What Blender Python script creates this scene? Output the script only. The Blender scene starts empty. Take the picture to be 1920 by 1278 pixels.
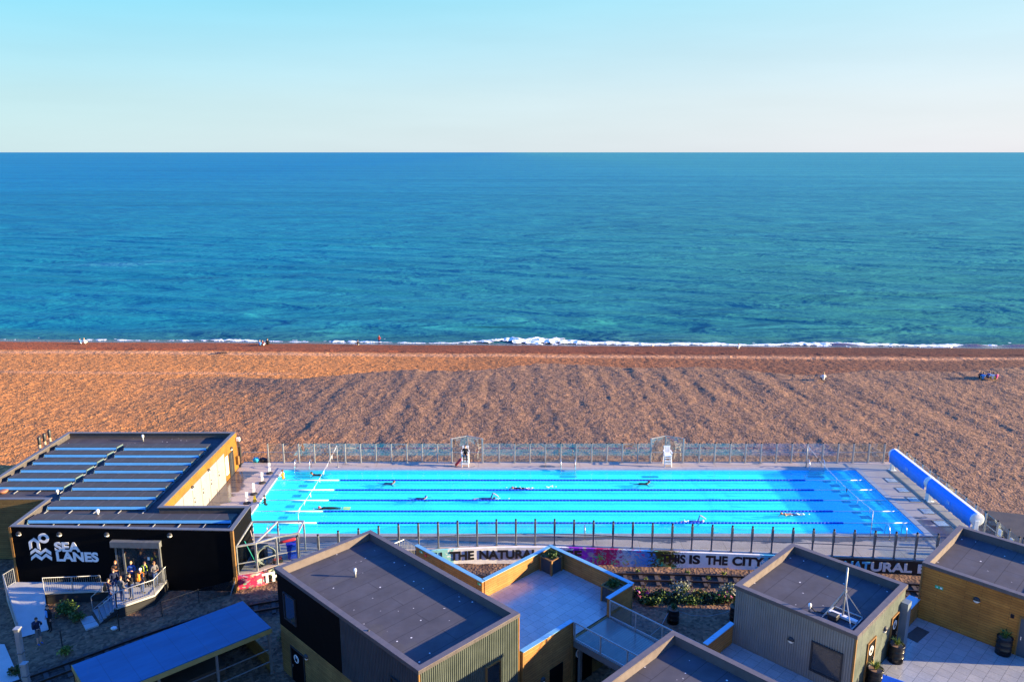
import bpy, bmesh, math, random
import numpy as np
from mathutils import Vector, Matrix, Quaternion
random.seed(7); rng = np.random.default_rng(11)
R = math.radians
S = bpy.context.scene
COL = S.collection

# ------------------------------------------------------------------ camera
F, CX, CY, PITCH, CAMZ = 1493.0, 960.0, 639.0, 13.34, 27.0
cd = bpy.data.cameras.new("camera"); cam = bpy.data.objects.new("camera", cd); COL.objects.link(cam)
cam.location = (0, 0, CAMZ); cam.rotation_euler = (R(90 - PITCH), 0, 0)
cd.sensor_width = 36; cd.lens = F / 1920 * 36; cd.clip_start = 0.5; cd.clip_end = 120000
S.camera = cam

# ------------------------------------------------------------------ exposure, sun, sky
S.view_settings.view_transform = 'Standard'; S.view_settings.look = 'None'
S.view_settings.exposure = 2.0; S.view_settings.gamma = 1.0
S.cycles.max_bounces = 8; S.cycles.transparent_max_bounces = 24; S.cycles.caustics_reflective = False
S.cycles.caustics_refractive = False; S.cycles.use_denoising = True
SUN_EL, SUN_AZ = 11.8, -4.6                      # elevation; azimuth from +X towards -Y
sd = Vector((math.cos(R(SUN_EL)) * math.cos(R(SUN_AZ)), math.cos(R(SUN_EL)) * math.sin(R(SUN_AZ)), math.sin(R(SUN_EL))))
sl = bpy.data.lights.new("sun", 'SUN'); sl.energy = 5.0; sl.angle = R(0.5); sl.color = (1.0, 0.76, 0.45)
so = bpy.data.objects.new("sun", sl); COL.objects.link(so); so.rotation_euler = sd.to_track_quat('Z', 'Y').to_euler()
W = bpy.data.worlds.new("World"); S.world = W; W.use_nodes = True
nt = W.node_tree; nt.nodes.clear()
def wn(t, **k):
    n = nt.nodes.new(t)
    for a, b in k.items(): setattr(n, a, b)
    return n
wo = wn('ShaderNodeOutputWorld'); bg = wn('ShaderNodeBackground'); bg.inputs[1].default_value = 0.1
sky = wn('ShaderNodeTexSky', sky_type='NISHITA', sun_disc=False, sun_elevation=R(SUN_EL), sun_rotation=R(90 - SUN_AZ), air_density=1.0, dust_density=0.6, ozone_density=3.0)
tc = wn('ShaderNodeTexCoord'); sx = wn('ShaderNodeSeparateXYZ'); nt.links.new(tc.outputs['Generated'], sx.inputs[0])
def ramp(stops):
    r = wn('ShaderNodeValToRGB'); e = r.color_ramp.elements
    while len(e) < len(stops): e.new(0.5)
    for q, (p, c) in zip(e, stops): q.position = p; q.color = (c[0], c[1], c[2], 1)
    return r
ra = ramp([(0, (.15, .20, .213)), (.06, (.128, .196, .214)), (.17, (.056, .185, .235)), (.36, (.030, .140, .34)), (.62, (.014, .095, .41)), (1, (.010, .07, .41))])
rb = ramp([(0, (.206, .205, .222)), (.06, (.196, .21, .224)), (.17, (.135, .21, .235)), (.36, (.04, .15, .34)), (.62, (.015, .095, .41)), (1, (.010, .07, .41))])
mr = wn('ShaderNodeMapRange'); mr.inputs[1].default_value = -0.55; mr.inputs[2].default_value = 0.6
nt.links.new(sx.outputs['X'], mr.inputs[0])
for r in (ra, rb): nt.links.new(sx.outputs['Z'], r.inputs[0])
m1 = wn('ShaderNodeMixRGB'); nt.links.new(mr.outputs[0], m1.inputs[0]); nt.links.new(ra.outputs[0], m1.inputs[1]); nt.links.new(rb.outputs[0], m1.inputs[2])
mp_ = wn('ShaderNodeMapping'); mp_.inputs['Scale'].default_value = (2.2, 2.2, 16); nt.links.new(tc.outputs['Generated'], mp_.inputs[0])
wisp = wn('ShaderNodeTexNoise'); wisp.inputs['Scale'].default_value = 1.6; wisp.inputs['Detail'].default_value = 5; nt.links.new(mp_.outputs[0], wisp.inputs['Vector'])
wm = wn('ShaderNodeMapRange'); wm.inputs[1].default_value = .3; wm.inputs[2].default_value = .7; wm.inputs[3].default_value = 9.7; wm.inputs[4].default_value = 10.3; nt.links.new(wisp.outputs[0], wm.inputs[0])
sc = wn('ShaderNodeVectorMath', operation='SCALE'); nt.links.new(wm.outputs[0], sc.inputs['Scale']); nt.links.new(m1.outputs[0], sc.inputs[0])
m2 = wn('ShaderNodeMixRGB'); m2.inputs[0].default_value = 0.93
nt.links.new(sky.outputs[0], m2.inputs[1]); nt.links.new(sc.outputs[0], m2.inputs[2])
nt.links.new(m2.outputs[0], bg.inputs[0]); nt.links.new(bg.outputs[0], wo.inputs[0])

# ------------------------------------------------------------------ measuring helpers
cP, sP = math.cos(R(PITCH)), math.sin(R(PITCH))
def P(x, y, z):                                    # photo measurement -> point on the level z
    v = y - CY; k = (CAMZ - z) / (F * sP + v * cP)
    return Vector(((x - CX) * k, (F * cP - v * sP) * k, z))
def PF(x, y, Y):                                   # photo measurement -> point on the facade plane y = Y
    v = y - CY; k = Y / (F * cP - v * sP)
    return Vector(((x - CX) * k, Y, CAMZ - k * (F * sP + v * cP)))
r2 = math.sqrt(.5)
def UV(u, v, z=0): return Vector(((u - v) * r2, (u + v) * r2, z))   # kiosk grid, turned 45 degrees

# ------------------------------------------------------------------ materials
class M:
    """small node builder for one procedural material"""
    def __init__(s, name, rough=.6, spec=.5, metal=0.0):
        s.m = bpy.data.materials.new(name); s.m.use_nodes = True; s.t = s.m.node_tree; s.t.nodes.clear()
        s.out = s.n('ShaderNodeOutputMaterial'); s.b = s.n('ShaderNodeBsdfPrincipled')
        s.l(s.b.outputs[0], s.out.inputs[0])
        s.b.inputs['Roughness'].default_value = rough; s.b.inputs['Metallic'].default_value = metal
        s.b.inputs['Specular IOR Level'].default_value = spec
        s.tc = s.n('ShaderNodeTexCoord'); s.co = s.tc.outputs['Object']
    def n(s, t, **k):
        q = s.t.nodes.new(t)
        for a, b in k.items(): setattr(q, a, b)
        return q
    def l(s, a, b): s.t.links.new(a, b)
    def put(s, sock, v):
        if hasattr(v, 'is_output'): s.l(v, sock)
        elif isinstance(v, (tuple, list)) and len(v) == 3 and sock.type == 'RGBA': sock.default_value = (*v, 1)
        else: sock.default_value = v
    def map(s, scale=(1, 1, 1), rot=(0, 0, 0), loc=(0, 0, 0), co=None):
        q = s.n('ShaderNodeMapping'); s.l(co or s.co, q.inputs[0])
        q.inputs['Scale'].default_value = scale; q.inputs['Rotation'].default_value = rot; q.inputs['Location'].default_value = loc
        return q.outputs[0]
    def noise(s, scale, detail=4, rough=.55, co=None, dist=0, out=0):
        q = s.n('ShaderNodeTexNoise'); s.l(co or s.co, q.inputs['Vector'])
        q.inputs['Scale'].default_value = scale; q.inputs['Detail'].default_value = detail
        q.inputs['Roughness'].default_value = rough; q.inputs['Distortion'].default_value = dist
        return q.outputs[out]
    def vor(s, scale, co=None, feature='F1', out=0):
        q = s.n('ShaderNodeTexVoronoi', feature=feature); s.l(co or s.co, q.inputs['Vector']); q.inputs['Scale'].default_value = scale
        return q.outputs[out]
    def ramp(s, fac, stops, interp='LINEAR'):
        q = s.n('ShaderNodeValToRGB'); q.color_ramp.interpolation = interp; e = q.color_ramp.elements
        while len(e) < len(stops): e.new(.5)
        for w, (p, c) in zip(e, stops):
            w.position = p; w.color = (*c, 1) if isinstance(c, (tuple, list)) else (c, c, c, 1)
        s.l(fac, q.inputs[0]); return q.outputs[0]
    def mix(s, fac, a, b, mode='MIX'):
        q = s.n('ShaderNodeMixRGB', blend_type=mode); s.put(q.inputs[0], fac); s.put(q.inputs[1], a); s.put(q.inputs[2], b); return q.outputs[0]
    def math(s, op, a, b=0.0, c=0.0):
        q = s.n('ShaderNodeMath', operation=op); s.put(q.inputs[0], a); s.put(q.inputs[1], b); s.put(q.inputs[2], c); return q.outputs[0]
    def mr(s, v, a, b, c=0.0, d=1.0):
        q = s.n('ShaderNodeMapRange'); s.l(v, q.inputs[0])
        for i, w in enumerate((a, b, c, d)): q.inputs[i + 1].default_value = w
        return q.outputs[0]
    def sep(s, co=None):
        q = s.n('ShaderNodeSeparateXYZ'); s.l(co or s.co, q.inputs[0]); return q.outputs
    def com(s, x=0.0, y=0.0, z=0.0):
        q = s.n('ShaderNodeCombineXYZ'); s.put(q.inputs[0], x); s.put(q.inputs[1], y); s.put(q.inputs[2], z); return q.outputs[0]
    def brick(s, co, c1, c2, mortar, w, h, ms=.01, off=.5, bias=0.0):
        q = s.n('ShaderNodeTexBrick', offset=off); s.l(co, q.inputs['Vector'])
        s.put(q.inputs['Color1'], c1); s.put(q.inputs['Color2'], c2); s.put(q.inputs['Mortar'], mortar)
        q.inputs['Scale'].default_value = 1; q.inputs['Mortar Size'].default_value = ms; q.inputs['Bias'].default_value = bias
        q.inputs['Brick Width'].default_value = w; q.inputs['Row Height'].default_value = h; q.inputs['Mortar Smooth'].default_value = .2
        return q.outputs
    def bump(s, h, strength=.3, dist=.02):
        q = s.n('ShaderNodeBump'); q.inputs['Strength'].default_value = strength; q.inputs['Distance'].default_value = dist
        s.l(h, q.inputs['Height']); s.l(q.outputs[0], s.b.inputs['Normal'])
    def col(s, v): s.put(s.b.inputs['Base Color'], v); return s
    def rough(s, v): s.put(s.b.inputs['Roughness'], v); return s

MATS = {}
def plain(name, c, rough=.6, metal=0.0, spec=.5, var=.18, scale=3.0, bump=0.0):
    """a surface of one colour with wear: blotches, fine grain, uneven gloss"""
    if name in MATS: return MATS[name]
    m = M(name, rough, spec, metal)
    n1 = m.noise(scale, 5); n2 = m.noise(scale * 14, 3)
    f = m.mix(.35, n1, n2)
    d = tuple(max(0, x * (1 - var)) for x in c); b = tuple(min(1, x * (1 + var)) for x in c)
    m.col(m.ramp(f, [(.3, d), (.7, b)])); m.rough(m.mr(n1, .3, .7, max(.03, rough - .1), min(1, rough + .1)))
    if bump: m.bump(n2, bump, .01)
    MATS[name] = m.m; return m.m

def wood(name, c1, c2, groove, row=.145):
    m = M(name, .75, .3); x, y, z = m.sep()[:3]
    al = m.math('ADD', x, y)
    v = m.com(al, z, 0.0)
    br = m.brick(v, c1, c2, groove, 2.1, row, .007, .37)
    grain = m.noise(3, 5, .65, m.map((1.2, 1.2, 22)))
    knots = m.vor(2.6, m.map((.8, .8, 3.2)))
    k = m.ramp(knots, [(.05, (.25, .16, .08)), (.16, (1, 1, 1))])
    stain = m.ramp(m.noise(.7, 4), [(.35, (.72, .70, .68)), (.65, (1.05, 1.03, 1.0))])
    c = m.mix(1, br[0], m.ramp(grain, [(.3, (.7, .66, .6)), (.7, (1.12, 1.1, 1.08))]), 'MULTIPLY')
    c = m.mix(1, c, stain, 'MULTIPLY'); c = m.mix(.55, c, k, 'MULTIPLY'); m.col(c)
    m.bump(m.math('SUBTRACT', grain, m.math('MULTIPLY', br[1], 3.0)), .5, .008); return m.m
WOOD = wood('larch_cladding', (.44, .215, .07), (.36, .17, .05), (.06, .032, .012))
WOODB = wood('bounce_warmed_larch', (.60, .245, .048), (.50, .19, .034), (.07, .03, .01))  # larch copy with warm bounce light put into its colour, for a shaded wall
WOODD = wood('weathered_cladding', (.25, .17, .062), (.20, .13, .046), (.03, .02, .008))
WOODY = wood('golden_cladding', (.30, .15, .022), (.27, .135, .019), (.15, .066, .01), .12)

def roofmat(name, c):
    m = M(name, .75, .15); x, y, z = m.sep()[:3]
    br = m.brick(m.com(x, y, 0.0), (1, 1, 1), (.94, .94, .95), (.48, .47, .47), 6.2, 1.02, .016, .5)
    base = m.ramp(m.noise(.9, 6, .6), [(.3, tuple(q * .8 for q in c)), (.7, tuple(q * 1.15 for q in c))])
    cc = m.mix(1, base, br[0], 'MULTIPLY')
    puddle = m.ramp(m.noise(.45, 3, .5, dist=.6), [(.56, 0.0), (.60, .7), (.63, .35), (.72, 1.0)])
    cc = m.mix(m.math('MULTIPLY', puddle, .40), cc, (.10, .095, .075))
    spot = m.vor(1.9, m.map((1, 1, .01))); sp = m.ramp(spot, [(.075, 1.0), (.10, 0.0)])
    brk = m.ramp(m.noise(9, 2), [(.45, 0.0), (.5, 1.0)])
    cc = m.mix(m.math('MULTIPLY', m.math('MULTIPLY', sp, brk), .85), cc, (.75, .73, .7)); m.col(cc)
    m.rough(m.mr(m.noise(2, 4), .3, .7, .62, .85)); m.bump(m.noise(30, 3), .12, .01); return m.m
ROOF = roofmat('roof_membrane', (.078, .076, .086))
ROOFD = roofmat('dark_roof_membrane', (.066, .062, .068))

def paving(name, c1, c2, mort, w=.6, h=.6):
    m = M(name, .22, 1.0); x, y, z = m.sep()[:3]
    br = m.brick(m.com(x, y, 0.0), c1, c2, mort, w, h, .008, .5)
    c = m.mix(1, br[0], m.ramp(m.noise(.8, 5, .6), [(.3, (.8, .82, .86)), (.7, (1.1, 1.08, 1.06))]), 'MULTIPLY')
    c = m.mix(1, c, m.ramp(m.noise(12, 4), [(.3, (.88, .88, .88)), (.7, (1.06, 1.06, 1.06))]), 'MULTIPLY')
    st = m.ramp(m.noise(1.1, 3, .5, dist=1.2), [(.70, 0.0), (.76, 1.0)])
    m.col(m.mix(m.math('MULTIPLY', st, .4), c, (.08, .07, .06))); m.bump(br[1], -.4, .01); return m.m
PAVE = paving('porcelain_paving', (.37, .37, .34), (.31, .315, .30), (.10, .10, .10))
PAVET = paving('shaded_terrace_paving', (.37, .41, .40), (.31, .345, .34), (.12, .13, .13))  # copy of the paving, tone of the shaded terrace put into its colour
DECKB = paving('bridge_decking', (.17, .185, .17), (.14, .155, .145), (.06, .06, .06), 2.4, .14)

def pooldeck():
    m = M('wet_concrete_deck', .6, .5); x, y, z = m.sep()[:3]
    base = m.ramp(m.noise(.5, 6, .6), [(.3, (.36, .29, .235)), (.7, (.44, .365, .30))])
    base = m.mix(1, base, m.ramp(m.noise(9, 3), [(.3, (.93, .93, .93)), (.7, (1.05, 1.05, 1.05))]), 'MULTIPLY')
    joints = m.brick(m.com(x, y, 0.0), (1, 1, 1), (1, 1, 1), (.6, .58, .56), 3.0, 3.0, .02, 0)[0]
    base = m.mix(1, base, joints, 'MULTIPLY')
    # splash-wet patches: beside the near edge, at the left end, blotches elsewhere
    n = m.noise(.55, 5, .62, m.map((.45, 1.2, 1)))
    near = m.mr(y, 51.2, 52.6, -.16, .34); near = m.math('MULTIPLY', near, m.math('LESS_THAN', y, 53.6))
    lft = m.mr(x, -24.0, -21.6, .5, -.05); lft = m.math('MULTIPLY', lft, m.math('LESS_THAN', y, 64.8)); lft = m.math('MAXIMUM', lft, -.02)
    rg = m.math('MULTIPLY', m.mr(y, 53.6, 58.5, .22, -.1), m.math('GREATER_THAN', x, 30.2))
    rg = m.math('MULTIPLY', rg, m.math('LESS_THAN', x, 32.6))
    w = m.math('ADD', m.math('ADD', n, near), m.math('ADD', m.math('MULTIPLY', lft, m.math('LESS_THAN', x, -20.5)), rg))
    wet = m.ramp(w, [(.60, 0.0), (.64, 1.0)])
    m.col(m.mix(wet, base, m.mix(1, base, (.25, .25, .29), 'MULTIPLY')))
    m.rough(m.mr(wet, 0, 1, .65, .16)); m.bump(m.noise(25, 3), .08, .01); return m.m
DECK = pooldeck()
def poolfloor():
    m = M('pool_tiles', .4, .4); x, y, z = m.sep()[:3]
    br = m.brick(m.com(x, y, 0.0), (.45, .97, .98), (.43, .96, .98), (.40, .92, .95), .5, .25, .012, 0)[0]
    ca = m.vor(.9, m.map((1, 1.6, 1), co=m.mix(.12, m.co, m.noise(1.2, 3, out=1))), 'SMOOTH_F1')
    m.col(br); return m.m
POOLF = poolfloor()
def poolwater():
    m = M('pool_water'); t = m.t
    tr = m.n('ShaderNodeBsdfTransparent'); tr.inputs[0].default_value = (.33, .99, 1.0, 1)
    gl = m.n('ShaderNodeBsdfGlossy'); gl.inputs['Roughness'].default_value = .06
    bp = m.n('ShaderNodeBump'); bp.inputs['Strength'].default_value = .6; bp.inputs['Distance'].default_value = .05
    h = m.mix(.4, m.noise(1.1, 4, .6, m.map((1, 1.8, 1)), .4), m.noise(5, 3)); m.l(h, bp.inputs['Height']); m.l(bp.outputs[0], gl.inputs['Normal'])
    df = m.n('ShaderNodeBsdfDiffuse'); df.inputs[0].default_value = (.03, .86, .97, 1); m.l(bp.outputs[0], df.inputs['Normal'])
    m0 = m.n('ShaderNodeMixShader'); m.l(m.mr(m.noise(.9, 5, .65, m.map((.5, 1.5, 1)), .8), .3, .7, .20, .46), m0.inputs[0]); m.l(tr.outputs[0], m0.inputs[1]); m.l(df.outputs[0], m0.inputs[2])
    mx = m.n('ShaderNodeMixShader'); mx.inputs[0].default_value = .085
    m.l(m0.outputs[0], mx.inputs[1]); m.l(gl.outputs[0], mx.inputs[2]); m.l(mx.outputs[0], m.out.inputs[0])
    return m.m
POOLW = poolwater()
def glassmat(name, tint=(.9, .96, .97), gloss=.10):
    m = M(name); tr = m.n('ShaderNodeBsdfTransparent'); tr.inputs[0].default_value = (*tint, 1)
    gl = m.n('ShaderNodeBsdfGlossy'); gl.inputs['Roughness'].default_value = .05
    mx = m.n('ShaderNodeMixShader'); m.l(m.mr(m.noise(.6, 4), .3, .7, gloss * .7, gloss * 1.3), mx.inputs[0])
    m.l(tr.outputs[0], mx.inputs[1]); m.l(gl.outputs[0], mx.inputs[2]); m.l(mx.outputs[0], m.out.inputs[0]); return m.m
GLASS = glassmat('fence_glass')
WINDOW = plain('window_glass', (.02, .028, .035), .08, 0, .9, .2)

GALV = plain('galvanised_steel', (.31, .33, .34), .45, .35, .5, .2, 4)
POST = plain('grey_post_steel', (.15, .165, .175), .5, .3, .5, .2, 4)
CAPZ = plain('zinc_coping', (.17, .40, .56), .34, .25, .6, .12, 2)
TRIM = plain('dark_roof_trim', (.085, .078, .078), .5, .1, .5, .2, 6)
BLACK = plain('black_cladding', (.0035, .0035, .004), .7, 0, .06, .3, 2)
DARK = plain('dark_steel', (.03, .032, .036), .5, .3)
CORR = plain('grey_corrugated_sheet', (.21, .215, .205), .5, .2, .5, .14, 1.5)
CORRG = plain('green_grey_sheet', (.072, .092, .078), .5, .1, .5, .14, 1.5)
CORRB = plain('slate_blue_sheet', (.045, .06, .075), .5, .2, .5, .14, 1.5)
PANELG = plain('pale_cabin_panel', (.27, .255, .25), .5, 0, .4, .06, 1.5)
WHITE = plain('white_plastic', (.80, .80, .78), .4, 0, .5, .06)
CONC = plain('pale_concrete', (.40, .40, .38), .6, 0, .4, .15, 1.2, .2)
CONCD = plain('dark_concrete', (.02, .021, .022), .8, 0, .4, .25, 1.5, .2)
RUBBER = plain('black_rubber', (.014, .014, .015), .7)
RED = plain('red_plastic', (.62, .03, .04), .45)
BLUEP = plain('blue_plastic', (.01, .06, .55), .4)
BLUEROPE = plain('blue_rope_floats', (.006, .045, .50), .4)
def covermat():
    m = M('blue_pool_cover', .55, .35); n = m.noise(1, 5, .65, m.map((7, .7, 7)), .6)
    c = m.ramp(n, [(.3, (.008, .21, .80)), (.7, (.016, .30, .98))]); d = m.ramp(m.noise(1.6, 5, .65), [(.55, 0.0), (.75, 1.0)])
    m.col(m.mix(m.math('MULTIPLY', d, .18), c, (.20, .38, .62))); m.bump(n, .5, .05); return m.m
COVER = covermat()
TIMB = plain('timber_trim', (.22, .115, .035), .7, 0, .3, .25, 4)
GREENS = plain('exit_sign_green', (.02, .42, .18), .4)
SOLAR = None
def solar():
    m = M('solar_cells', .5, .25); x, y, z = m.sep()[:3]
    br = m.brick(m.com(x, y, 0.0), (.055, .045, .042), (.062, .05, .047), (.14, .12, .115), 1.13, 3.0, .018, 0)[0]
    m.col(br); m.rough(m.mr(m.noise(1.5, 4), .3, .7, .45, .6)); return m.m
SOLAR = solar()
DEFL = plain('sky_tinted_deflector', (.12, .40, .72), .35, .1, .5, .08, 2)  # blue sky reflection of the metal put into the base colour
def shedmat():
    m = M('blue_shed_roof', .5, .3); x, y, z = m.sep()[:3]
    c = m.ramp(m.noise(.8, 6, .65, m.map((.5, 2.2, 1))), [(.3, (.003, .080, .20)), (.7, (.006, .118, .27))])
    lap = m.brick(m.com(y, x, 0.0), (1, 1, 1), (.95, .95, .95), (.62, .64, .66), 9.0, 1.12, .014, 0)[0]
    c = m.mix(1, c, lap, 'MULTIPLY'); st = m.ramp(m.noise(2.6, 5, .7, m.map((1, .25, 1)), .4), [(.58, 0.0), (.72, 1.0)])
    m.col(m.mix(m.math('MULTIPLY', st, .28), c, (.10, .13, .15))); m.bump(m.noise(3, 4), .15, .02); return m.m
SHEDR = shedmat()

# ------------------------------------------------------------------ mesh helpers
class B:
    def __init__(s): s.v = []; s.f = []; s.m = []; s.mi = 0
    def face(s, pts):
        i = len(s.v); s.v += [tuple(p) for p in pts]; s.f.append(tuple(range(i, i + len(pts)))); s.m.append(s.mi)
    def mesh(s, vs, fs):
        i = len(s.v); s.v += [tuple(p) for p in vs]; s.f += [tuple(i + j for j in q) for q in fs]; s.m += [s.mi] * len(fs); return s
    def box(s, x0, x1, y0, y1, z0, z1):
        v = [(x0, y0, z0), (x1, y0, z0), (x1, y1, z0), (x0, y1, z0), (x0, y0, z1), (x1, y0, z1), (x1, y1, z1), (x0, y1, z1)]
        return s.mesh(v, [(0, 3, 2, 1), (4, 5, 6, 7), (0, 1, 5, 4), (1, 2, 6, 5), (2, 3, 7, 6), (3, 0, 4, 7)])
    def bbox(s, x0, x1, y0, y1, z0, z1, b=.02):      # box with chamfered upright and top edges
        p = [(x0 + b, y0), (x1 - b, y0), (x1, y0 + b), (x1, y1 - b), (x1 - b, y1), (x0 + b, y1), (x0, y1 - b), (x0, y0 + b)]
        cx, cy = (x0 + x1) / 2, (y0 + y1) / 2; n = 8
        kx, ky = 1 - 2 * b / max(x1 - x0, 1e-6), 1 - 2 * b / max(y1 - y0, 1e-6)
        v = [(a, c, z0) for a, c in p] + [(a, c, z1 - b) for a, c in p] + [(cx + (a - cx) * kx, cy + (c - cy) * ky, z1) for a, c in p]
        f = [tuple(reversed(range(n)))] + [(i, (i + 1) % n, n + (i + 1) % n, n + i) for i in range(n)] + [(n + i, n + (i + 1) % n, 2 * n + (i + 1) % n, 2 * n + i) for i in range(n)] + [tuple(range(2 * n, 3 * n))]
        return s.mesh(v, f)
    def prism(s, poly, z0, z1):
        a = sum(poly[i][0] * poly[(i + 1) % len(poly)][1] - poly[(i + 1) % len(poly)][0] * poly[i][1] for i in range(len(poly)))
        if a < 0: poly = poly[::-1]
        n = len(poly); zz0 = z0 if callable(z0) else (lambda x, y: z0); zz1 = z1 if callable(z1) else (lambda x, y: z1)
        v = [(p[0], p[1], zz0(*p[:2])) for p in poly] + [(p[0], p[1], zz1(*p[:2])) for p in poly]
        return s.mesh(v, [tuple(reversed(range(n))), tuple(range(n, 2 * n))] + [(i, (i + 1) % n, n + (i + 1) % n, n + i) for i in range(n)])
    def bar(s, p, q, w, h=None, up=(0, 0, 1)):        # rectangular bar from p to q
        p, q = Vector(p), Vector(q); h = h or w; d = (q - p)
        if d.length < 1e-6: return s
        d.normalize(); u = Vector(up)
        if abs(d.dot(u)) > .99: u = Vector((0, 1, 0))
        a = d.cross(u).normalized() * w / 2; b = a.cross(d).normalized() * h / 2
        v = [o + i * a + j * b for o in (p, q) for i, j in ((-1, -1), (1, -1), (1, 1), (-1, 1))]
        return s.mesh(v, [(0, 1, 2, 3), (7, 6, 5, 4), (0, 4, 5, 1), (1, 5, 6, 2), (2, 6, 7, 3), (3, 7, 4, 0)])
    def tube(s, pts, r, n=8, cap=True):
        pts = [Vector(p) for p in pts]; rr = r if isinstance(r, (list, tuple)) else [r] * len(pts)
        v = []; u = None
        for i, p in enumerate(pts):
            d = (pts[min(i + 1, len(pts) - 1)] - pts[max(i - 1, 0)]).normalized()
            if u is None: u = d.orthogonal().normalized()
            u = (u - d * u.dot(d)).normalized(); w = d.cross(u)
            v += [p + (u * math.cos(2 * math.pi * k / n) + w * math.sin(2 * math.pi * k / n)) * rr[i] for k in range(n)]
        f = [(i * n + k, i * n + (k + 1) % n, (i + 1) * n + (k + 1) % n, (i + 1) * n + k) for i in range(len(pts) - 1) for k in range(n)]
        if cap: f += [tuple(reversed(range(n))), tuple(range((len(pts) - 1) * n, len(pts) * n))]
        return s.mesh(v, f)
    def lathe(s, prof, c=(0, 0, 0), n=20):           # profile of (r, z)
        c = Vector(c); v = []
        for r, z in prof: v += [c + Vector((r * math.cos(2 * math.pi * k / n), r * math.sin(2 * math.pi * k / n), z)) for k in range(n)]
        f = [(i * n + k, i * n + (k + 1) % n, (i + 1) * n + (k + 1) % n, (i + 1) * n + k) for i in range(len(prof) - 1) for k in range(n)]
        f += [tuple(reversed(range(n))), tuple(range((len(prof) - 1) * n, len(prof) * n))]
        return s.mesh(v, f)
    def ell(s, c, r, n=10, m=6, rot=None):
        c = Vector(c); v = []
        for i in range(m + 1):
            a = math.pi * i / m
            for k in range(n):
                b = 2 * math.pi * k / n; q = Vector((r[0] * math.sin(a) * math.cos(b), r[1] * math.sin(a) * math.sin(b), -r[2] * math.cos(a)))
                v.append(c + (rot @ q if rot else q))
        return s.mesh(v, [(i * n + k, i * n + (k + 1) % n, (i + 1) * n + (k + 1) % n, (i + 1) * n + k) for i in range(m) for k in range(n)])
    def corr(s, p, q, z0, z1, out, pitch=.122, dep=.035):   # profiled sheet between two plan points
        p, q, out = Vector((p[0], p[1], 0)), Vector((q[0], q[1], 0)), Vector((out[0], out[1], 0)); L = (q - p).length; d = (q - p) / L
        n = max(1, round(L / pitch)); w = L / n; pr = []
        for i in range(n): pr += [(i * w, 0), (i * w + w * .30, 0), (i * w + w * .42, dep), (i * w + w * .88, dep)]
        pr.append((L, 0)); pts = [p + d * a + out * b for a, b in pr]
        v = [(a.x, a.y, z) for z in (z0, z1) for a in pts]; k = len(pts)
        fs = [(i, i + 1, k + i + 1, k + i) for i in range(k - 1)]
        if d.cross(Vector((0, 0, 1))).dot(out) < 0: fs = [tuple(reversed(f)) for f in fs]
        return s.mesh(v, fs)
    def build(s, name, mats, parent=None, smooth=False, kind=None):
        me = bpy.data.meshes.new(name); me.from_pydata(s.v, [], s.f)
        mats = mats if isinstance(mats, (list, tuple)) else [mats]
        for m in mats: me.materials.append(m)
        if len(mats) > 1: me.polygons.foreach_set('material_index', s.m)
        if smooth: me.polygons.foreach_set('use_smooth', [True] * len(me.polygons))
        me.update(); o = bpy.data.objects.new(name, me); COL.objects.link(o)
        if parent: o.parent = parent
        if kind: o['kind'] = kind
        return o
def tag(o, label, cat, group=None, kind=None):
    o['label'] = label; o['category'] = cat
    if group: o['group'] = group
    if kind: o['kind'] = kind
    return o
def thing(name, label, cat, loc=(0, 0, 0), rz=0.0, group=None):
    o = bpy.data.objects.new(name, None); COL.objects.link(o); o.location = loc; o.rotation_euler = (0, 0, rz); o.empty_display_size = .2
    return tag(o, label, cat, group)
def dup(root, loc, rz=None, label=None):
    r = root.copy(); COL.objects.link(r); r.location = loc
    if rz is not None: r.rotation_euler = (0, 0, rz)
    if label: r['label'] = label
    for ch in list(root.children):
        c = ch.copy(); COL.objects.link(c); c.parent = r
        for g in ch.children:
            d = g.copy(); COL.objects.link(d); d.parent = c
    return r
def text(name, body, mat, parent, origin, xdir, width, height, thick=.02, bold=.035, ydir=(0, 0, 1)):
    """raised letters: origin = lower left corner on the wall, fitted to width x height"""
    cu = bpy.data.curves.new(name, 'FONT'); cu.body = body; cu.size = 1; cu.offset = bold; cu.extrude = thick; cu.materials.append(mat)
    o = bpy.data.objects.new(name, cu); COL.objects.link(o); bpy.context.view_layer.update()
    bb = [Vector(b) for b in o.bound_box]; x0, x1 = min(b.x for b in bb), max(b.x for b in bb); y0, y1 = min(b.y for b in bb), max(b.y for b in bb)
    sx_, sy_ = width / (x1 - x0), height / (y1 - y0)
    xd = Vector(xdir).normalized(); yd = Vector(ydir); zd = xd.cross(yd)
    mtx = Matrix(((xd.x, yd.x, zd.x, 0), (xd.y, yd.y, zd.y, 0), (xd.z, yd.z, zd.z, 0), (0, 0, 0, 1)))
    dg = bpy.context.evaluated_depsgraph_get(); me = bpy.data.meshes.new_from_object(o.evaluated_get(dg)); me.name = name; bpy.data.objects.remove(o)
    o = bpy.data.objects.new(name, me); COL.objects.link(o)
    loc = Vector(origin) - xd * x0 * sx_ - yd * y0 * sy_
    mw = Matrix.Translation(loc) @ mtx @ Matrix.Diagonal((sx_, sy_, 1, 1)); o.matrix_basis = mw
    if parent:
        o.parent = parent
        pl = Matrix.LocRotScale(parent.location, parent.rotation_euler, None); o.matrix_basis = pl.inverted() @ mw
    return o
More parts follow.
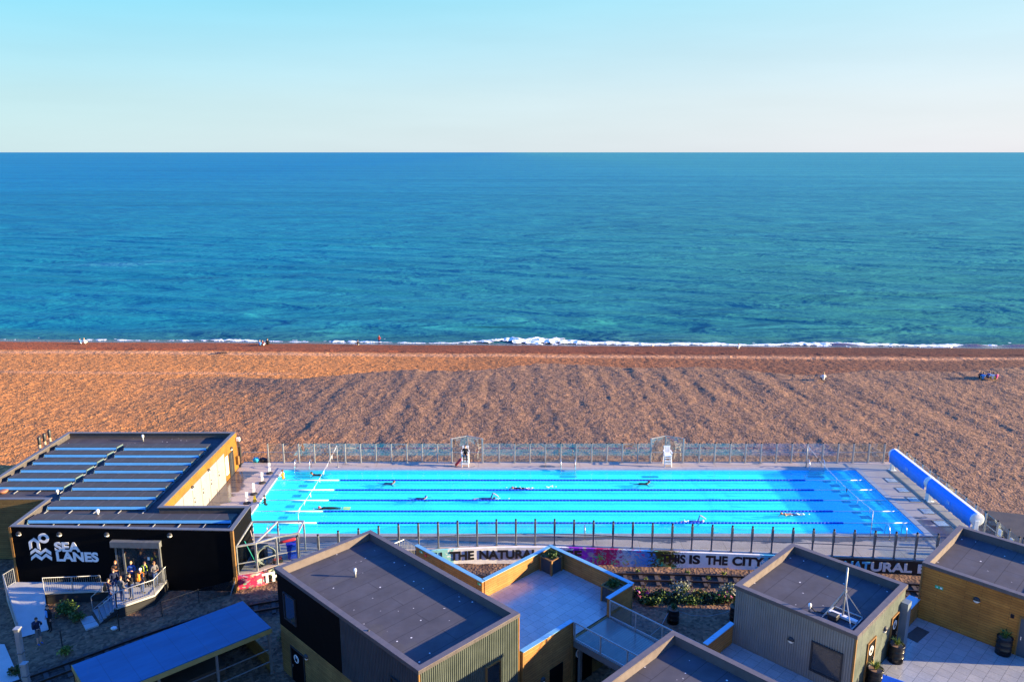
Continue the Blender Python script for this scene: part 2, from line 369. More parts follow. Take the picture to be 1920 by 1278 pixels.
def catmull(pts, step):
    pts = [Vector(p) for p in pts]; out = []
    for i in range(len(pts) - 1):
        p0, p1, p2, p3 = pts[max(i - 1, 0)], pts[i], pts[i + 1], pts[min(i + 2, len(pts) - 1)]
        n = max(1, int((p2 - p1).length / step))
        for k in range(n):
            t = k / n; out.append(.5 * ((2 * p1) + (p2 - p0) * t + (2 * p0 - 5 * p1 + 4 * p2 - p3) * t * t + (3 * p1 - p0 - 3 * p2 + p3) * t ** 3))
    out.append(pts[-1]); return out
def spaced(pts, gap):                              # points at an even spacing along a path
    out = [pts[0].copy()]; left = gap
    for a, b in zip(pts, pts[1:]):
        L = (b - a).length; t = left
        while t <= L: out.append(a + (b - a) * (t / L)); t += gap
        left = t - L
    return out
def vnoise(x, y, wl, seed, detail=1):              # smooth value noise on arrays
    g = np.random.default_rng(seed).random((257, 257)); tot = 0; amp = 1; norm = 0
    for d in range(detail):
        fx, fy = x / wl + 1000.3 * (d + 1), y / wl + 777.7 * (d + 1); ix, iy = np.floor(fx).astype(int), np.floor(fy).astype(int)
        tx, ty = fx - ix, fy - iy; tx = tx * tx * (3 - 2 * tx); ty = ty * ty * (3 - 2 * ty)
        a = g[ix % 257, iy % 257]; b = g[(ix + 1) % 257, iy % 257]; c = g[ix % 257, (iy + 1) % 257]; e = g[(ix + 1) % 257, (iy + 1) % 257]
        tot = tot + amp * ((a * (1 - tx) + b * tx) * (1 - ty) + (c * (1 - tx) + e * tx) * ty); norm += amp; amp *= .5; wl = wl / 2.07
    return tot / norm
def grid_mesh(name, X, Y, Z, mat, keep=None, kind=None, attrs=None, smooth=True):
    nr, nc = X.shape; v = np.stack([X, Y, Z], -1).reshape(-1, 3)
    idx = np.arange(nr * nc).reshape(nr, nc)
    q = np.stack([idx[:-1, :-1], idx[:-1, 1:], idx[1:, 1:], idx[1:, :-1]], -1).reshape(-1, 4)
    if keep is not None: q = q[keep.reshape(-1)]
    me = bpy.data.meshes.new(name); me.vertices.add(len(v)); me.vertices.foreach_set('co', v.astype(np.float32).ravel())
    me.loops.add(len(q) * 4); me.loops.foreach_set('vertex_index', q.astype(np.int32).ravel())
    me.polygons.add(len(q)); me.polygons.foreach_set('loop_start', np.arange(0, len(q) * 4, 4, dtype=np.int32))
    me.polygons.foreach_set('use_smooth', np.full(len(q), smooth)); me.update(calc_edges=True)
    for k, a in (attrs or {}).items():
        at = me.attributes.new(k, 'FLOAT', 'POINT'); at.data.foreach_set('value', a.astype(np.float32).ravel())
    me.materials.append(mat); o = bpy.data.objects.new(name, me); COL.objects.link(o)
    if kind: o['kind'] = kind
    return o

# ------------------------------------------------------------------ shingle beach and ground (one sheet)
def sstep(x, a, b):
    t = np.clip((x - a) / (b - a), 0, 1); return t * t * (3 - 2 * t)
def crest(x):                                      # inland distance of the bulldozed shingle crest
    return 97.5 - 1.2 * np.exp(-((x + 32) / 14) ** 2) + 1.6 * np.sin(x * .11 + .6) + .9 * np.sin(x * .31) - .045 * np.clip(x - 30, 0, None)
def ground_z(x, y, rough=True):
    x = np.asarray(x, float); y = np.asarray(y, float); s = y + .027 * x
    left = 1 - sstep(x, -26, -18)
    z = -1.0 - .22 * left * (1 - sstep(y, 50, 56)) + .65 * sstep(y, 52, 67) + .22 * left * sstep(y, 50, 56) * 0
    mound = sstep(x, -44, -16)
    z = z + mound * .75 * sstep(y, 68, 92) - (1 - mound) * .9 * sstep(y, 72, 104)
    cy = crest(x); z = z - mound * 1.75 * sstep(y - cy, -.6, 2.2)
    z = z - .75 * sstep(s, 100, 114) - .15 * sstep(s, 114, 115.2)
    z = np.where(s > 115, z - (s - 115) * .125, z)
    return z
x0, x1, y0, y1, st = -112, 112, 22, 140, .2
gx = np.arange(x0, x1 + st, st); gy = np.arange(y0, y1 + st, st)
X, Y = np.meshgrid(gx, gy); Z = ground_z(X, Y); SS = Y + .027 * X
beachm = sstep(Y, 53, 64); fl = 1 - sstep(SS, 112, 126) * .75
big = vnoise(X, Y, 9, 1, 2) - .5
ridge = vnoise(X + .30 * Y * np.sign(X - 8) * np.clip(np.abs(X - 8) / 30, 0, 1), Y * .16, 3.4, 2, 2) - .5               # dozer ridges running towards the sea
ridge2 = vnoise(X - .8 * Y, Y * .35 + X * .2, 5.2, 9, 2) - .5
mound = sstep(X, -36, -16) * sstep(Y, 68, 74) * (1 - sstep(Y - crest(X), -1, 1))
fine = (rng.random(X.shape) - .5) * .075 + (vnoise(X, Y, .45, 3) - .5) * .10 + (vnoise(X, Y, .8, 4) - .5) * .03 + (vnoise(X, Y, 2.6, 5) - .5) * .05
crisp = np.abs(vnoise(X, Y, 1.7, 6, 2) - .5) * .35
Z = Z + beachm * fl * (big * .10 + mound * (ridge * .20 + ridge2 * .13 + (vnoise(X + .2 * Y, Y * .3, 1.3, 61, 2) - .5) * .10) + fine * (.85 - .1 * mound) + crisp * .06)
Z = Z + (1 - beachm) * ((vnoise(X, Y, .7, 7) - .5) * .07 + (vnoise(X, Y, 3, 8) - .5) * .10)
Z = Z + .25 * (vnoise(X, Y, .9, 12, 2) - .5) * np.exp(-((Y - crest(X)) / 1.2) ** 2) * sstep(X, -32, -16)
Z = Z + beachm * .55 * np.exp(-((SS - 117) / 1.0) ** 2) * (vnoise(X, Y, 3.1, 14, 2) - .45) * (vnoise(X, Y, 22, 15) > .42)
for wx, wl_, ws in ((54.0, 3.2, 129.0), (75.5, 2.2, 128.8), (83.0, 3.4, 128.9)): Z = Z + .42 * np.exp(-((X - wx) / wl_) ** 2 - ((SS - ws) / .8) ** 2)
under = ((X > -38.3) & (X < 33.9) & (Y > 51.3) & (Y < 66.3)) | ((X > -17.5) & (X < 33.9) & (Y > 50.6 + np.maximum(0, 0) - .05 * np.maximum(X - 3, 0)) & (Y < 53))
Z = np.where(under, -1.35, Z)
grey = np.clip(sstep(X + .5 * (Y - 75) + (vnoise(X, Y, 7, 21, 3) - .5) * 24, -46, -8) * sstep(Y, 62, 70) * (1 - sstep(Y - crest(X) + (vnoise(X, Y, 2, 22) - .5) * 2, -1, 1.2)) + .9 * sstep(X, -30, 55) * sstep(Y, 68, 84) + sstep(X, 31, 34) * sstep(Y, 44, 50) * (1 - sstep(Y, 92, 98)), 0, 1)  # grey mound shingle; rightward greying puts the pebbles' shaded sides into the colour
wet = sstep(SS + (vnoise(X, Y, 4, 23, 2) - .5) * 1.2, 125.4, 126.6)
strand = sstep(SS + (vnoise(X, Y, 6, 24, 2) - .5) * 1.0, 114.2, 116.0)
strand = np.maximum(strand, .6 * sstep(SS + (vnoise(X, Y, 5, 27, 2) - .5) * 2, 98, 102) * sstep(X, -40, 35) * (1 - sstep(X, -30, 55) * .0) * (1 - mound * (Y < crest(X))))
m = M('shingle', .85, .25)
at = {k: m.n('ShaderNodeAttribute', attribute_name=k).outputs['Fac'] for k in ('grey', 'wet', 'strand', 'yard', 'line', 'track')}
c = m.mix(at['grey'], (.47, .195, .056), (.222, .132, .079))
c = m.mix(at['strand'], c, m.mix(m.mr(m.sep()[0], -70, 60), (.28, .075, .022), (.11, .038, .022))); c = m.mix(at['yard'], c, (.18, .11, .065)); c = m.mix(at['track'], c, (.05, .042, .038)); c = m.mix(m.math('MULTIPLY', at['line'], .8), c, (.58, .30, .15))  # strand darkens rightwards: unlit pebble sides put into the colour
c = m.mix(1, c, m.ramp(m.noise(.22, 5, .6), [(.3, (.84, .86, .9)), (.7, (1.14, 1.1, 1.04))]), 'MULTIPLY')
peb = m.vor(5.5, out=1); hs = m.n('ShaderNodeRGBToBW'); m.l(peb, hs.inputs[0])
c = m.mix(1, c, m.ramp(hs.outputs[0], [(.15, (.55, .55, .58)), (.5, (.98, .97, .95)), (.9, (1.45, 1.4, 1.35))]), 'MULTIPLY')
c = m.mix(1, c, m.ramp(m.noise(1.6, 4, .65), [(.32, (.78, .78, .82)), (.68, (1.14, 1.12, 1.08))]), 'MULTIPLY')
weed = m.ramp(m.noise(.8, 5, .65, m.map((.4, 1.5, 1)), 1.0), [(.62, 0.0), (.68, 1.0)])
c = m.mix(m.math('MULTIPLY', weed, .35), c, (.10, .065, .05))
c = m.mix(at['wet'], c, (.09, .045, .04)); m.col(c); m.rough(m.mr(at['wet'], 0, 1, .88, .08)); m.l(m.mr(at['wet'], 0, 1, .2, .9), m.b.inputs['Specular IOR Level'])
m.bump(m.mix(.5, m.vor(5.5), m.noise(2.6, 4, .65)), .9, .09)
TRACK = [(-33, 32.5, 0), (-26.4, 37.9, 0), (-21.6, 41.7, 0), (-18.3, 43.7, 0), (-15.2, 45.1, 0), (-8, 47.1, 0), (0, 48.35, 0), (8, 48.5, 0), (15, 48.15, 0), (25, 47.3, 0), (40, 45.6, 0)]
path = catmull(TRACK, .5); tp = np.array([(p.x, p.y) for p in path]); nrow = int((53 - y0) / st); dist = np.full(X.shape, 99.0)
for qx, qy in tp: dist[:nrow] = np.minimum(dist[:nrow], (X[:nrow] - qx) ** 2 + (Y[:nrow] - qy) ** 2)
track = (1 - sstep(np.sqrt(dist) + (vnoise(X, Y, .8, 51, 2) - .5) * .9, .75, 1.35)) * .9
yard = 1 - sstep(Y, 50, 56); ln = SS + (vnoise(X, Y, 9, 25, 2) - .5) * .9; line = np.exp(-((ln - 113.2) / .9) ** 2) + .7 * np.exp(-((ln - 99.5) / .6) ** 2) * (1 - sstep(X, -34, -24))
beach = grid_mesh('beach', X, Y, Z, m.m, kind='structure', attrs=dict(grey=grey, wet=wet, strand=strand, yard=yard, line=line, track=track))
def gz(x, y):
    i = int(np.clip(round((y - y0) / st), 0, len(gy) - 1)); j = int(np.clip(round((x - x0) / st), 0, len(gx) - 1)); return float(Z[i, j])
b = B()                                            # the land carries on to both sides
for sx_ in (-1, 1):
    b.face([(sx_ * 111, 22, -1.2), (sx_ * 1500, 22, -1.2), (sx_ * 1500, 100 - sx_ * 40, -1.6), (sx_ * 111, 100, -1.6)][::sx_])
    b.face([(sx_ * 111, 100, -1.6), (sx_ * 1500, 100 - sx_ * 40, -1.6), (sx_ * 1500, 134 - sx_ * 40, -6), (sx_ * 111, 134 - sx_ * 3, -6)][::sx_])
b.face([(-1500, 22, -1.2), (1500, 22, -1.2), (1500, -300, -1.2), (-1500, -300, -1.2)][::-1])
b.build('ground', m.m, kind='structure')

# ------------------------------------------------------------------ sea
SEA = -4.0
rows = [121.0]
while rows[-1] < 300: rows.append(rows[-1] + .75)
while rows[-1] < 60000: rows.append(rows[-1] * 1.018 + .3)
ry = np.array(rows); tt = np.linspace(-1.35, 1.35, 300)
TT, RY = np.meshgrid(tt, ry); SX = TT * RY; SY = RY - .027 * SX * (RY < 400)
D = SY + .027 * SX
env = np.clip((D - 127) / 12, 0.05, 1) * np.exp(-np.clip(D - 260, 0, None) / 220)
wz = .13 * np.sin(.48 * D + .16 * SX + 2 * vnoise(SX, SY, 30, 31)) + .12 * np.sin(.30 * D - .07 * SX + 5 * vnoise(SX, SY, 60, 32)) + .08 * np.sin(.85 * D + .22 * SX)
wz = wz * env * 1.1
def roller(x_a, x_b, d0, slope, amp, wid):
    e = sstep(SX, x_a, x_a + 9) * (1 - sstep(SX, x_b - 9, x_b)); dd = D - (d0 + slope * (SX - x_a))
    return amp * e * np.where(dd < 0, np.exp(-(dd / (wid * .5)) ** 2), np.exp(-(dd / (wid * 1.6)) ** 2))
wz += roller(-62, -28, 132.0, .05, .5, 2.2) + roller(-50, 6, 137, .13, .5, 3.4) + roller(10, 38, 131.2, .0, .55, 2) + roller(30, 80, 138, .10, .5, 3.2) + roller(44, 66, 131, .02, .5, 1.8) + roller(-14, 22, 143, .08, .45, 3.6) + roller(-90, -45, 146, .08, .45, 4)
m = M('sea_water', .16, .22)
pos = m.n('ShaderNodeNewGeometry').outputs['Position']; x, y, z = m.sep(pos)[:3]
shore = m.math('ADD', y, m.math('MULTIPLY', x, .027))
deep = m.mix(m.mr(x, -420, 420), (.004, .140, .240), (.030, .200, .212))
near = m.mix(m.mr(x, -70, 70), (.011, .172, .218), (.034, .182, .158))
nlog = m.math('LOGARITHM', m.math('MAXIMUM', shore, 1.0), 10.0)
c = m.mix(m.mr(nlog, 2.15, 3.0), near, deep)
c = m.mix(m.mr(shore, 140, 128, 0, .75), c, (.04, .115, .105))
streak = m.mix(.5, m.noise(1, 4, .6, m.map((.0010, .011, 1), (0, 0, R(3)), co=pos), .6), m.mix(.5, m.noise(1, 4, .6, m.map((.0045, .045, 1), (0, 0, R(6)), co=pos), .5), m.noise(1, 3, .5, m.map((.010, .10, 1), (0, 0, R(7)), co=pos), .3)))
c = m.mix(1, c, m.ramp(streak, [(.36, (.64, .75, .79)), (.5, (1, 1, 1)), (.64, (1.26, 1.2, 1.14))]), 'MULTIPLY')  # changing sky reflections on the swell, put into the water colour as streaks
slick = m.math('MULTIPLY', m.math('SUBTRACT', 1.0, m.math('MINIMUM', m.math('ADD', m.math('ABSOLUTE', m.math('DIVIDE', m.math('ADD', x, 107.0), 24.0)), m.math('ABSOLUTE', m.math('DIVIDE', m.math('SUBTRACT', m.math('SUBTRACT', y, 227.0), m.math('MULTIPLY', m.math('ADD', x, 107.0), .25)), 9.0))), 1.0)), m.ramp(m.noise(.12, 4, .6, m.map((.4, 1.6, 1), co=pos)), [(.35, 0.0), (.6, 1.0)]))
c = m.mix(m.math('MULTIPLY', slick, .45), c, (.14, .40, .48)); m.col(c)
h = m.math('ADD', m.math('MULTIPLY', m.noise(1, 4, .65, m.map((.62, 1.1, .5), (0, 0, R(14)), co=pos), .4), .36), m.math('ADD', m.math('MULTIPLY', m.noise(1, 4, .65, m.map((.09, .36, .5), (0, 0, R(-8)), co=pos), .4), 1.5), m.math('ADD', m.math('MULTIPLY', m.noise(1, 4, .6, m.map((.035, .10, .5), (0, 0, R(7)), co=pos), .5), 4.5), m.math('MULTIPLY', m.noise(1, 3, .6, m.map((.008, .028, .5), (0, 0, R(-4)), co=pos), .5), 10.0))))
m.bump(h, 1.0, .5); m.b.inputs['Specular IOR Level'].default_value = 0
df = m.n('ShaderNodeBsdfDiffuse'); gl = m.n('ShaderNodeBsdfGlossy'); gl.inputs['Roughness'].default_value = .2; gl.inputs[0].default_value = (.45, .85, 1, 1); mx = m.n('ShaderNodeMixShader'); lw = m.n('ShaderNodeLayerWeight'); m.l(m.math('ADD', .05, m.math('MULTIPLY', .17, m.math('POWER', lw.outputs['Facing'], 12.0))), mx.inputs[0])
m.l(c, df.inputs[0]); bp = m.b.inputs['Normal'].links[0].from_socket; m.l(bp, df.inputs['Normal']); m.l(bp, gl.inputs['Normal']); m.l(df.outputs[0], mx.inputs[1]); m.l(gl.outputs[0], mx.inputs[2]); m.l(mx.outputs[0], m.out.inputs[0])
grid_mesh('sea', SX, SY, SEA + wz, m.m, kind='structure')

# surf: white water with its own ragged outline and height
m = M('white_water', .6, .4); m.col(m.ramp(m.noise(2.2, 5, .6), [(.3, (.66, .74, .78)), (.6, (.88, .90, .90))])); m.bump(m.noise(4, 4), .8, .12); FOAM = m.m
fx = np.arange(-108, 108, .22); fd = np.arange(-3.0, 8.5, .16); FX, FD = np.meshgrid(fx, fd)
brk = np.zeros_like(FX)
for a, c_, wd, hh in ((-1.0, 6, 4.2, .6), (4.5, 10, 3.4, .5), (-48, 12, 1.6, .3), (-70, 9, 1.2, .22), (-30, 12, 1.3, .25), (16, 8, 1.6, .3), (30, 9, 1.3, .25), (52, 10, 2.0, .34), (78, 12, 1.6, .25), (62, 5, 1.4, .25), (-88, 10, 1.3, .25)):
    brk = np.maximum(brk, np.exp(-((FX - a) / c_) ** 2) * wd)
line = .7 + 1.2 * (vnoise(FX, FX * 0, 13, 41, 2) - .5) + brk * .55
wid = .16 + .75 * vnoise(FX, FX * 0 + 3, 8, 42, 2) ** 2 + brk * .70
den = 1 - np.abs(FD - line) / wid + (vnoise(FX, FD, 1.1, 43, 3) - .5) * 1.3 - .35 * (vnoise(FX, FX * 0 + 9, 14, 47, 2) > .5) - .45 * (FX < -30)
lace = (vnoise(FX * .55, FD * 1.6, .9, 44, 3) - .66) * 4.0 - np.clip(np.abs(FD - line - .4) - 2.2, 0, 9) * .7 - .2
mask = np.maximum(den, lace)
FZ = SEA + .07 + np.clip(den, 0, 1) * (.04 + .17 * brk * vnoise(FX, FD, .8, 45, 2)) * 1.0 + .02 * vnoise(FX, FD, .4, 46)
keep = (mask[:-1, :-1] > .26) & (mask[1:, 1:] > .26)
grid_mesh('surf', FX, 127.6 + FD - .027 * FX, FZ, FOAM, keep=keep, kind='stuff')

# ------------------------------------------------------------------ pool deck, pool, water
NEAR = [(-18.0, 47.35), (-16.87, 47.7), (-15.77, 48.6), (-14.43, 48.85), (-13.05, 49.04), (-11.81, 49.6), (-10.52, 49.92), (-9.2, 50.3), (-7.89, 50.59), (-6.52, 50.75), (-5.15, 50.9), (-3.79, 51.08), (-1.08, 51.29), (.3, 51.33), (3.06, 51.33), (5.73, 51.1), (9.74, 50.75), (12.46, 50.55), (15.18, 50.35), (17.82, 50.15), (20.56, 49.9), (23.15, 49.7), (25.83, 49.45), (28.35, 49.2), (31.2, 48.9), (34.3, 48.6)]
edge = [Vector((x, y, 0)) for x, y in NEAR]
PX0, PX1, PY0, PY1 = -20.0, 30.0, 53.1, 65.1
def ring(b, ix0, ix1, iy0, iy1, ox0, ox1, oy0, oy1, z0, z1):
    b.box(ox0, ox1, oy0, iy0, z0, z1); b.box(ox0, ox1, iy1, oy1, z0, z1); b.box(ox0, ix0, iy0, iy1, z0, z1); b.box(ix1, ox1, iy0, iy1, z0, z1)
b = B(); c_ = .45
b.prism([(-24.0, 65.1 + c_), (34.3, 65.1 + c_), (34.3, 66.95), (-24.0, 66.95)], -.9, 0)
b.prism([(-24.0, PY0 - c_), (PX0 - c_, PY0 - c_), (PX0 - c_, PY1 + c_), (-24.0, PY1 + c_)], -.9, 0)
b.prism([(PX1 + c_, PY0 - c_), (34.3, PY0 - c_), (34.3, PY1 + c_), (PX1 + c_, PY1 + c_)], -.9, 0)
b.prism([(-24.0, 50.8), (-18.0, 50.8)] + [(p.x, p.y + .02) for p in edge] + [(34.3, PY0 - c_), (-24.0, PY0 - c_)], -.9, 0)
b.build('pool_deck', DECK, kind='structure')
pool = thing('swimming_pool', 'long rectangular six lane outdoor swimming pool with bright turquoise water', 'swimming pool', (5, 59.1, 0))
b = B(); ring(b, PX0, PX1, PY0, PY1, PX0 - c_, PX1 + c_, PY0 - c_, PY1 + c_, -1.0, .045); o = b.build('coping', plain('pale_coping', (.33, .32, .31), .5), pool); o.location = (-5, -59.1, 0)
b = B(); ring(b, PX0 + .02, PX1 - .02, PY0 + .02, PY1 - .02, PX0 - .01, PX1 + .01, PY0 - .01, PY1 + .01, -.41, -.02); o = b.build('pool_lining', plain('blue_lining', (.22, .62, .95), .4, 0, .5, .05), pool); o.location = (-5, -59.1, 0)
b = B(); b.face([(PX0, PY0, -.42), (PX1, PY0, -.42), (PX1, PY1, -.42), (PX0, PY1, -.42)]); o = b.build('pool_floor', POOLF, pool); o.location = (-5, -59.1, 0)
b = B()
for i in range(5):
    yy = 55.1 + 2 * i
    b.box(-17.95, -17.3, yy - .75, yy - .25, -.415, -.40); b.box(-17.7, -16.9, yy + .25, yy + .7, -.415, -.40)
    b.box(26.6, 27.3, yy + .2, yy + .7, -.415, -.40); b.box(26.9, 27.7, yy - .7, yy - .15, -.415, -.40)
for xx in (-18.2, 4.9, 12.0, 26.4): b.box(xx - .7, xx + .7, 64.35, 64.75, -.415, -.40)
b.box(29.3, 29.75, 58.9, 59.9, -.415, -.40)
o = b.build('floor_marking', plain('navy_tile', (.004, .05, .22), .4), pool); o.location = (-5, -59.1, 0)
b = B(); b.face([(PX0, PY0, -.10), (PX1, PY0, -.10), (PX1, PY1, -.10), (PX0, PY1, -.10)]); o = b.build('water_surface', POOLW, pool); o.location = (-5, -59.1, 0)

# lane ropes
order = ['nearest the sea', 'second from the sea side', 'in the middle of the five', 'second from the near side', 'nearest the painted wall']
r0 = thing('lane_rope', 'blue floating lane rope with white ends, ' + order[0], 'lane rope', (5, 63.0, -.065), 0, 'lane ropes across the pool')
bl, wh, ft = B(), B(), B()
x = -14.55
while x < 24.6: bl.tube([(x - 5, 0, 0), (x - 4.95, 0, 0), (x - 4.78, 0, 0), (x - 4.73, 0, 0)], [.05, .08, .08, .05], 8); x += .27
bl.tube([(-19.6, 0, 0), (19.6, 0, 0)], .03, 6)
for a, e in ((-24.9, -19.6), (19.7, 24.9)): wh = B(); wh.tube([(a, 0, 0), (e, 0, 0)], .042, 8); wh.build('white_end', WHITE, r0, True)
bl.build('float_line', BLUEROPE, r0, True)
for i in range(1, 5): dup(r0, (5, 63.0 - 2 * i, -.065), None, 'blue floating lane rope with white ends, ' + order[i])

# backstroke flag lines: poles and pennants
for nm, x, ya, yb, lab in (('l', -15.35, 54.1, 66.5, 'line of small white pennants over the shallow left end of the pool'), ('r', 25.9, 54.1, 66.5, 'line of small dark and white pennants over the right end of the pool')):
    t = thing('flag_line', lab, 'flags', (x, 60, 0), 0, 'flag lines over the pool')
    ya = 52.75
    for yy in (ya, 65.75):
        b = B(); b.tube([(0, yy - 60, 0), (0, yy - 60, 2.0)], .022, 8); b.lathe([(.09, 0), (.09, .03)], (0, yy - 60, 0), 10); b.build('pole', GALV, t, True)
    n = 26; sag = [(0, ya - 60 + (65.75 - ya) * k / n, 2.0 - .32 * (1 - (2 * k / n - 1) ** 2)) for k in range(n + 1)]
    b = B(); b.tube(sag, .008, 5); b.build('cord', WHITE, t)
    for k in range(1, n, 3 if nm == 'l' else 4):
        a = Vector(sag[k]); w = random.uniform(-.12, .12); b = B(); b.tube([a + Vector((0, -.14, 0)), a + Vector((0, .14, 0))], .014, 4)
        p, q, r = a + Vector((-.01, -.11, 0)), a + Vector((-.01, .11, 0)), a + Vector((w, w, -.36)); e = Vector((.012, 0, 0))
        b.mesh([p, q, r, p + e, q + e, r + e], [(0, 1, 2), (5, 4, 3), (0, 3, 4, 1), (1, 4, 5, 2), (2, 5, 3, 0)]); b.build('pennant', WHITE if nm == 'l' or k % 3 else DARK, t)

# ladders (pairs of chrome grab rails)
CHROME = plain('polished_steel', (.72, .72, .72), .2, .9)
def ladder(x, y, s, gap, lab):
    t = thing('pool_ladder', lab, 'ladder', (x, y, 0), 0, 'pool ladders')
    for e in (-gap / 2, gap / 2):
        b = B(); b.tube([(e, .55 * s, 0), (e, .5 * s, .55), (e, .38 * s, .78), (e, .15 * s, .86), (e, -.12 * s, .72), (e, -.22 * s, .4), (e, -.24 * s, -.55)], .03, 8); b.build('grab_rail', CHROME, t, True)
    for k in (-.12, -.34):
        b = B(); b.box(-gap / 2, gap / 2, -.30 * s, -.18 * s, k, k + .03); b.build('tread', CHROME, t)
ladder(4.9, PY1 + .1, 1, 1.25, 'chrome ladder on the sea side of the pool, halfway along')
ladder(-18.3, PY1 + .1, 1, 1.3, 'chrome ladder on the sea side near the left end')
ladder(26.6, PY1 + .1, 1, 1.3, 'chrome ladder on the sea side near the right end')
ladder(4.85, PY0 - .1, -1, .8, 'chrome ladder on the near side behind the fence, halfway along')
ladder(27.75, PY0 - .1, -1, 1.2, 'chrome ladder on the near side at the right end')
ladder(-18.3, PY0 - .1, -1, 1.4, 'chrome ladder on the near side beside the storage cage')

# ------------------------------------------------------------------ mural wall carrying the deck
mw = thing('mural_wall', 'low painted wall with big slogan letters and colour splashes under the near fence', 'mural wall', (0, 0, 0))
m = M('mural_paint', .55, .4); x, y, z = m.sep()[:3]
warp = m.math('ADD', m.math('MULTIPLY', m.math('SUBTRACT', m.noise(1.3, 7, .75, m.map((1, 1, 1.5)), 2.2), .5), 3.4), m.math('MULTIPLY', m.math('SUBTRACT', m.noise(6, 3, .6), .5), .8))
t_ = m.math('DIVIDE', m.math('ADD', m.math('ADD', x, warp), 20.0), 56.0)
def px(v): return (v + 20) / 56
base = m.ramp(t_, [(0, (.45, .03, .10)), (px(-16.9), (.55, .04, .07)), (px(-16.3), (.012, .012, .016)), (px(-7.5), (.012, .012, .016)), (px(-6.6), (.03, .22, .45)), (px(-5.6), (.25, .60, .58)), (px(-4.3), (.84, .84, .80)), (px(2.9), (.84, .84, .82)), (px(3.9), (.30, .02, .52)), (px(5.3), (.26, .05, .48)), (px(5.7), (.42, .01, .10)), (px(7.0), (.40, .01, .17)), (px(7.4), (.42, .55, .66)), (px(8.3), (.10, .33, .66)), (px(9.2), (.03, .25, .70)), (px(9.7), (.05, .055, .005)), (px(11.0), (.065, .06, .004)), (px(11.5), (.84, .84, .80)), (px(16.4), (.84, .85, .82)), (px(17.0), (.08, .42, .62)), (px(19.3), (.10, .36, .60)), (px(20.0), (.012, .012, .016)), (1, (.012, .012, .016))][:32], 'CONSTANT')
spl = m.noise(1.6, 5, .7, m.map((1, 1, 1.4), loc=(3, 0, 0)), 2.0)
hue = m.n('ShaderNodeHueSaturation'); m.l(m.noise(.9, 2, out=1), hue.inputs['Color']); hue.inputs['Saturation'].default_value = 2.6; hue.inputs['Value'].default_value = .8
zone = m.math('MAXIMUM', m.ramp(t_, [(px(3.2), 0.0), (px(3.6), 1.0), (px(11.6), 1.0), (px(12.4), 0.0)]), m.ramp(t_, [(px(-16.0), 1.0), (px(-15.2), 0.0)]))
few = m.math('MAXIMUM', zone, .0)
c = m.mix(m.math('MULTIPLY', m.ramp(spl, [(.54, 0.0), (.555, 1.0)]), few), base, hue.outputs[0])
fleck = m.ramp(m.noise(3.2, 3, .6, dist=2.5), [(.68, 0.0), (.70, 1.0)])
hue2 = m.n('ShaderNodeHueSaturation'); m.l(m.noise(1.7, 1, out=1), hue2.inputs['Color']); hue2.inputs['Saturation'].default_value = 3
c = m.mix(m.math('MULTIPLY', fleck, m.math('MULTIPLY', m.ramp(t_, [(px(-5.8), 0.0), (px(-5.4), 1.0), (px(19.5), 1.0), (px(20.2), 0.0)]), .8)), c, hue2.outputs[0])
c = m.mix(1, c, m.ramp(m.noise(2.5, 5), [(.3, (.85, .85, .85)), (.7, (1.05, 1.05, 1.05))]), 'MULTIPLY'); m.col(c); MURAL = m.m
b = B(); poly = [(p.x, p.y - .16) for p in edge] + [(p.x, p.y + .01) for p in reversed(edge)]
n = len(edge)
for i in range(n - 1): b.prism([poly[i], poly[i + 1], poly[2 * n - 2 - i], poly[2 * n - 1 - i]], -1.45, -.03)
b.build('painted_panel', MURAL, mw)
INK = plain('navy_lettering', (.006, .008, .016), .5); PALE = plain('pale_lettering', (.66, .66, .66), .5); CYANL = plain('cyan_lettering', (.10, .45, .72), .5)
def wall_y(x):
    for a, c in zip(edge, edge[1:]):
        if a.x <= x <= c.x: return a.y + (c.y - a.y) * (x - a.x) / (c.x - a.x)
    return edge[-1].y
def word(s, pa, pb, ma, z0=-.88, z1=-.20):
    yy = wall_y(0) - .2
    for _ in range(4):
        xa = PF(pa, 1036, yy).x; yy = wall_y(xa) - .17
    ya = yy
    for _ in range(4):
        xb = PF(pb, 1036, yy).x; yy = wall_y(xb) - .17
    d = Vector((xb - xa, yy - ya, 0)); nrm = Vector((d.y, -d.x, 0)).normalized()
    # keep the letters proud of the slightly bowed wall
    k = max([wall_y(xa + d.x * q / 8) - .16 - (ya + d.y * q / 8) for q in range(9)]); k2 = min([wall_y(xa + d.x * q / 8) - .16 - (ya + d.y * q / 8) for q in range(9)])
    return text('lettering', s, ma, mw, Vector((xa, ya + k2 - .012, z0)), d, d.length, z1 - z0, .016, .04)
for s, a, e, ma in (('WITH', 776, 829, INK), ('THE', 843.5, 889, INK), ('NATURAL', 898.5, 1009, INK), ('EDGE', 1019, 1091, INK), ('THIS', 1240, 1286, INK), ('IS', 1293, 1313.5, INK), ('THE', 1324, 1365.5, INK), ('CITY', 1374, 1434, INK), ('WITH', 1441, 1497, INK), ('THE', 1537, 1577, PALE), ('EDGE', 1724.5, 1806, PALE), ('NAT', 1584.5, 1634, CYANL), ('URAL', 1635.5, 1714, PALE)):
    word(s, a, e, ma)
word('THIS', 487, 548, PALE, -.90, -.16)

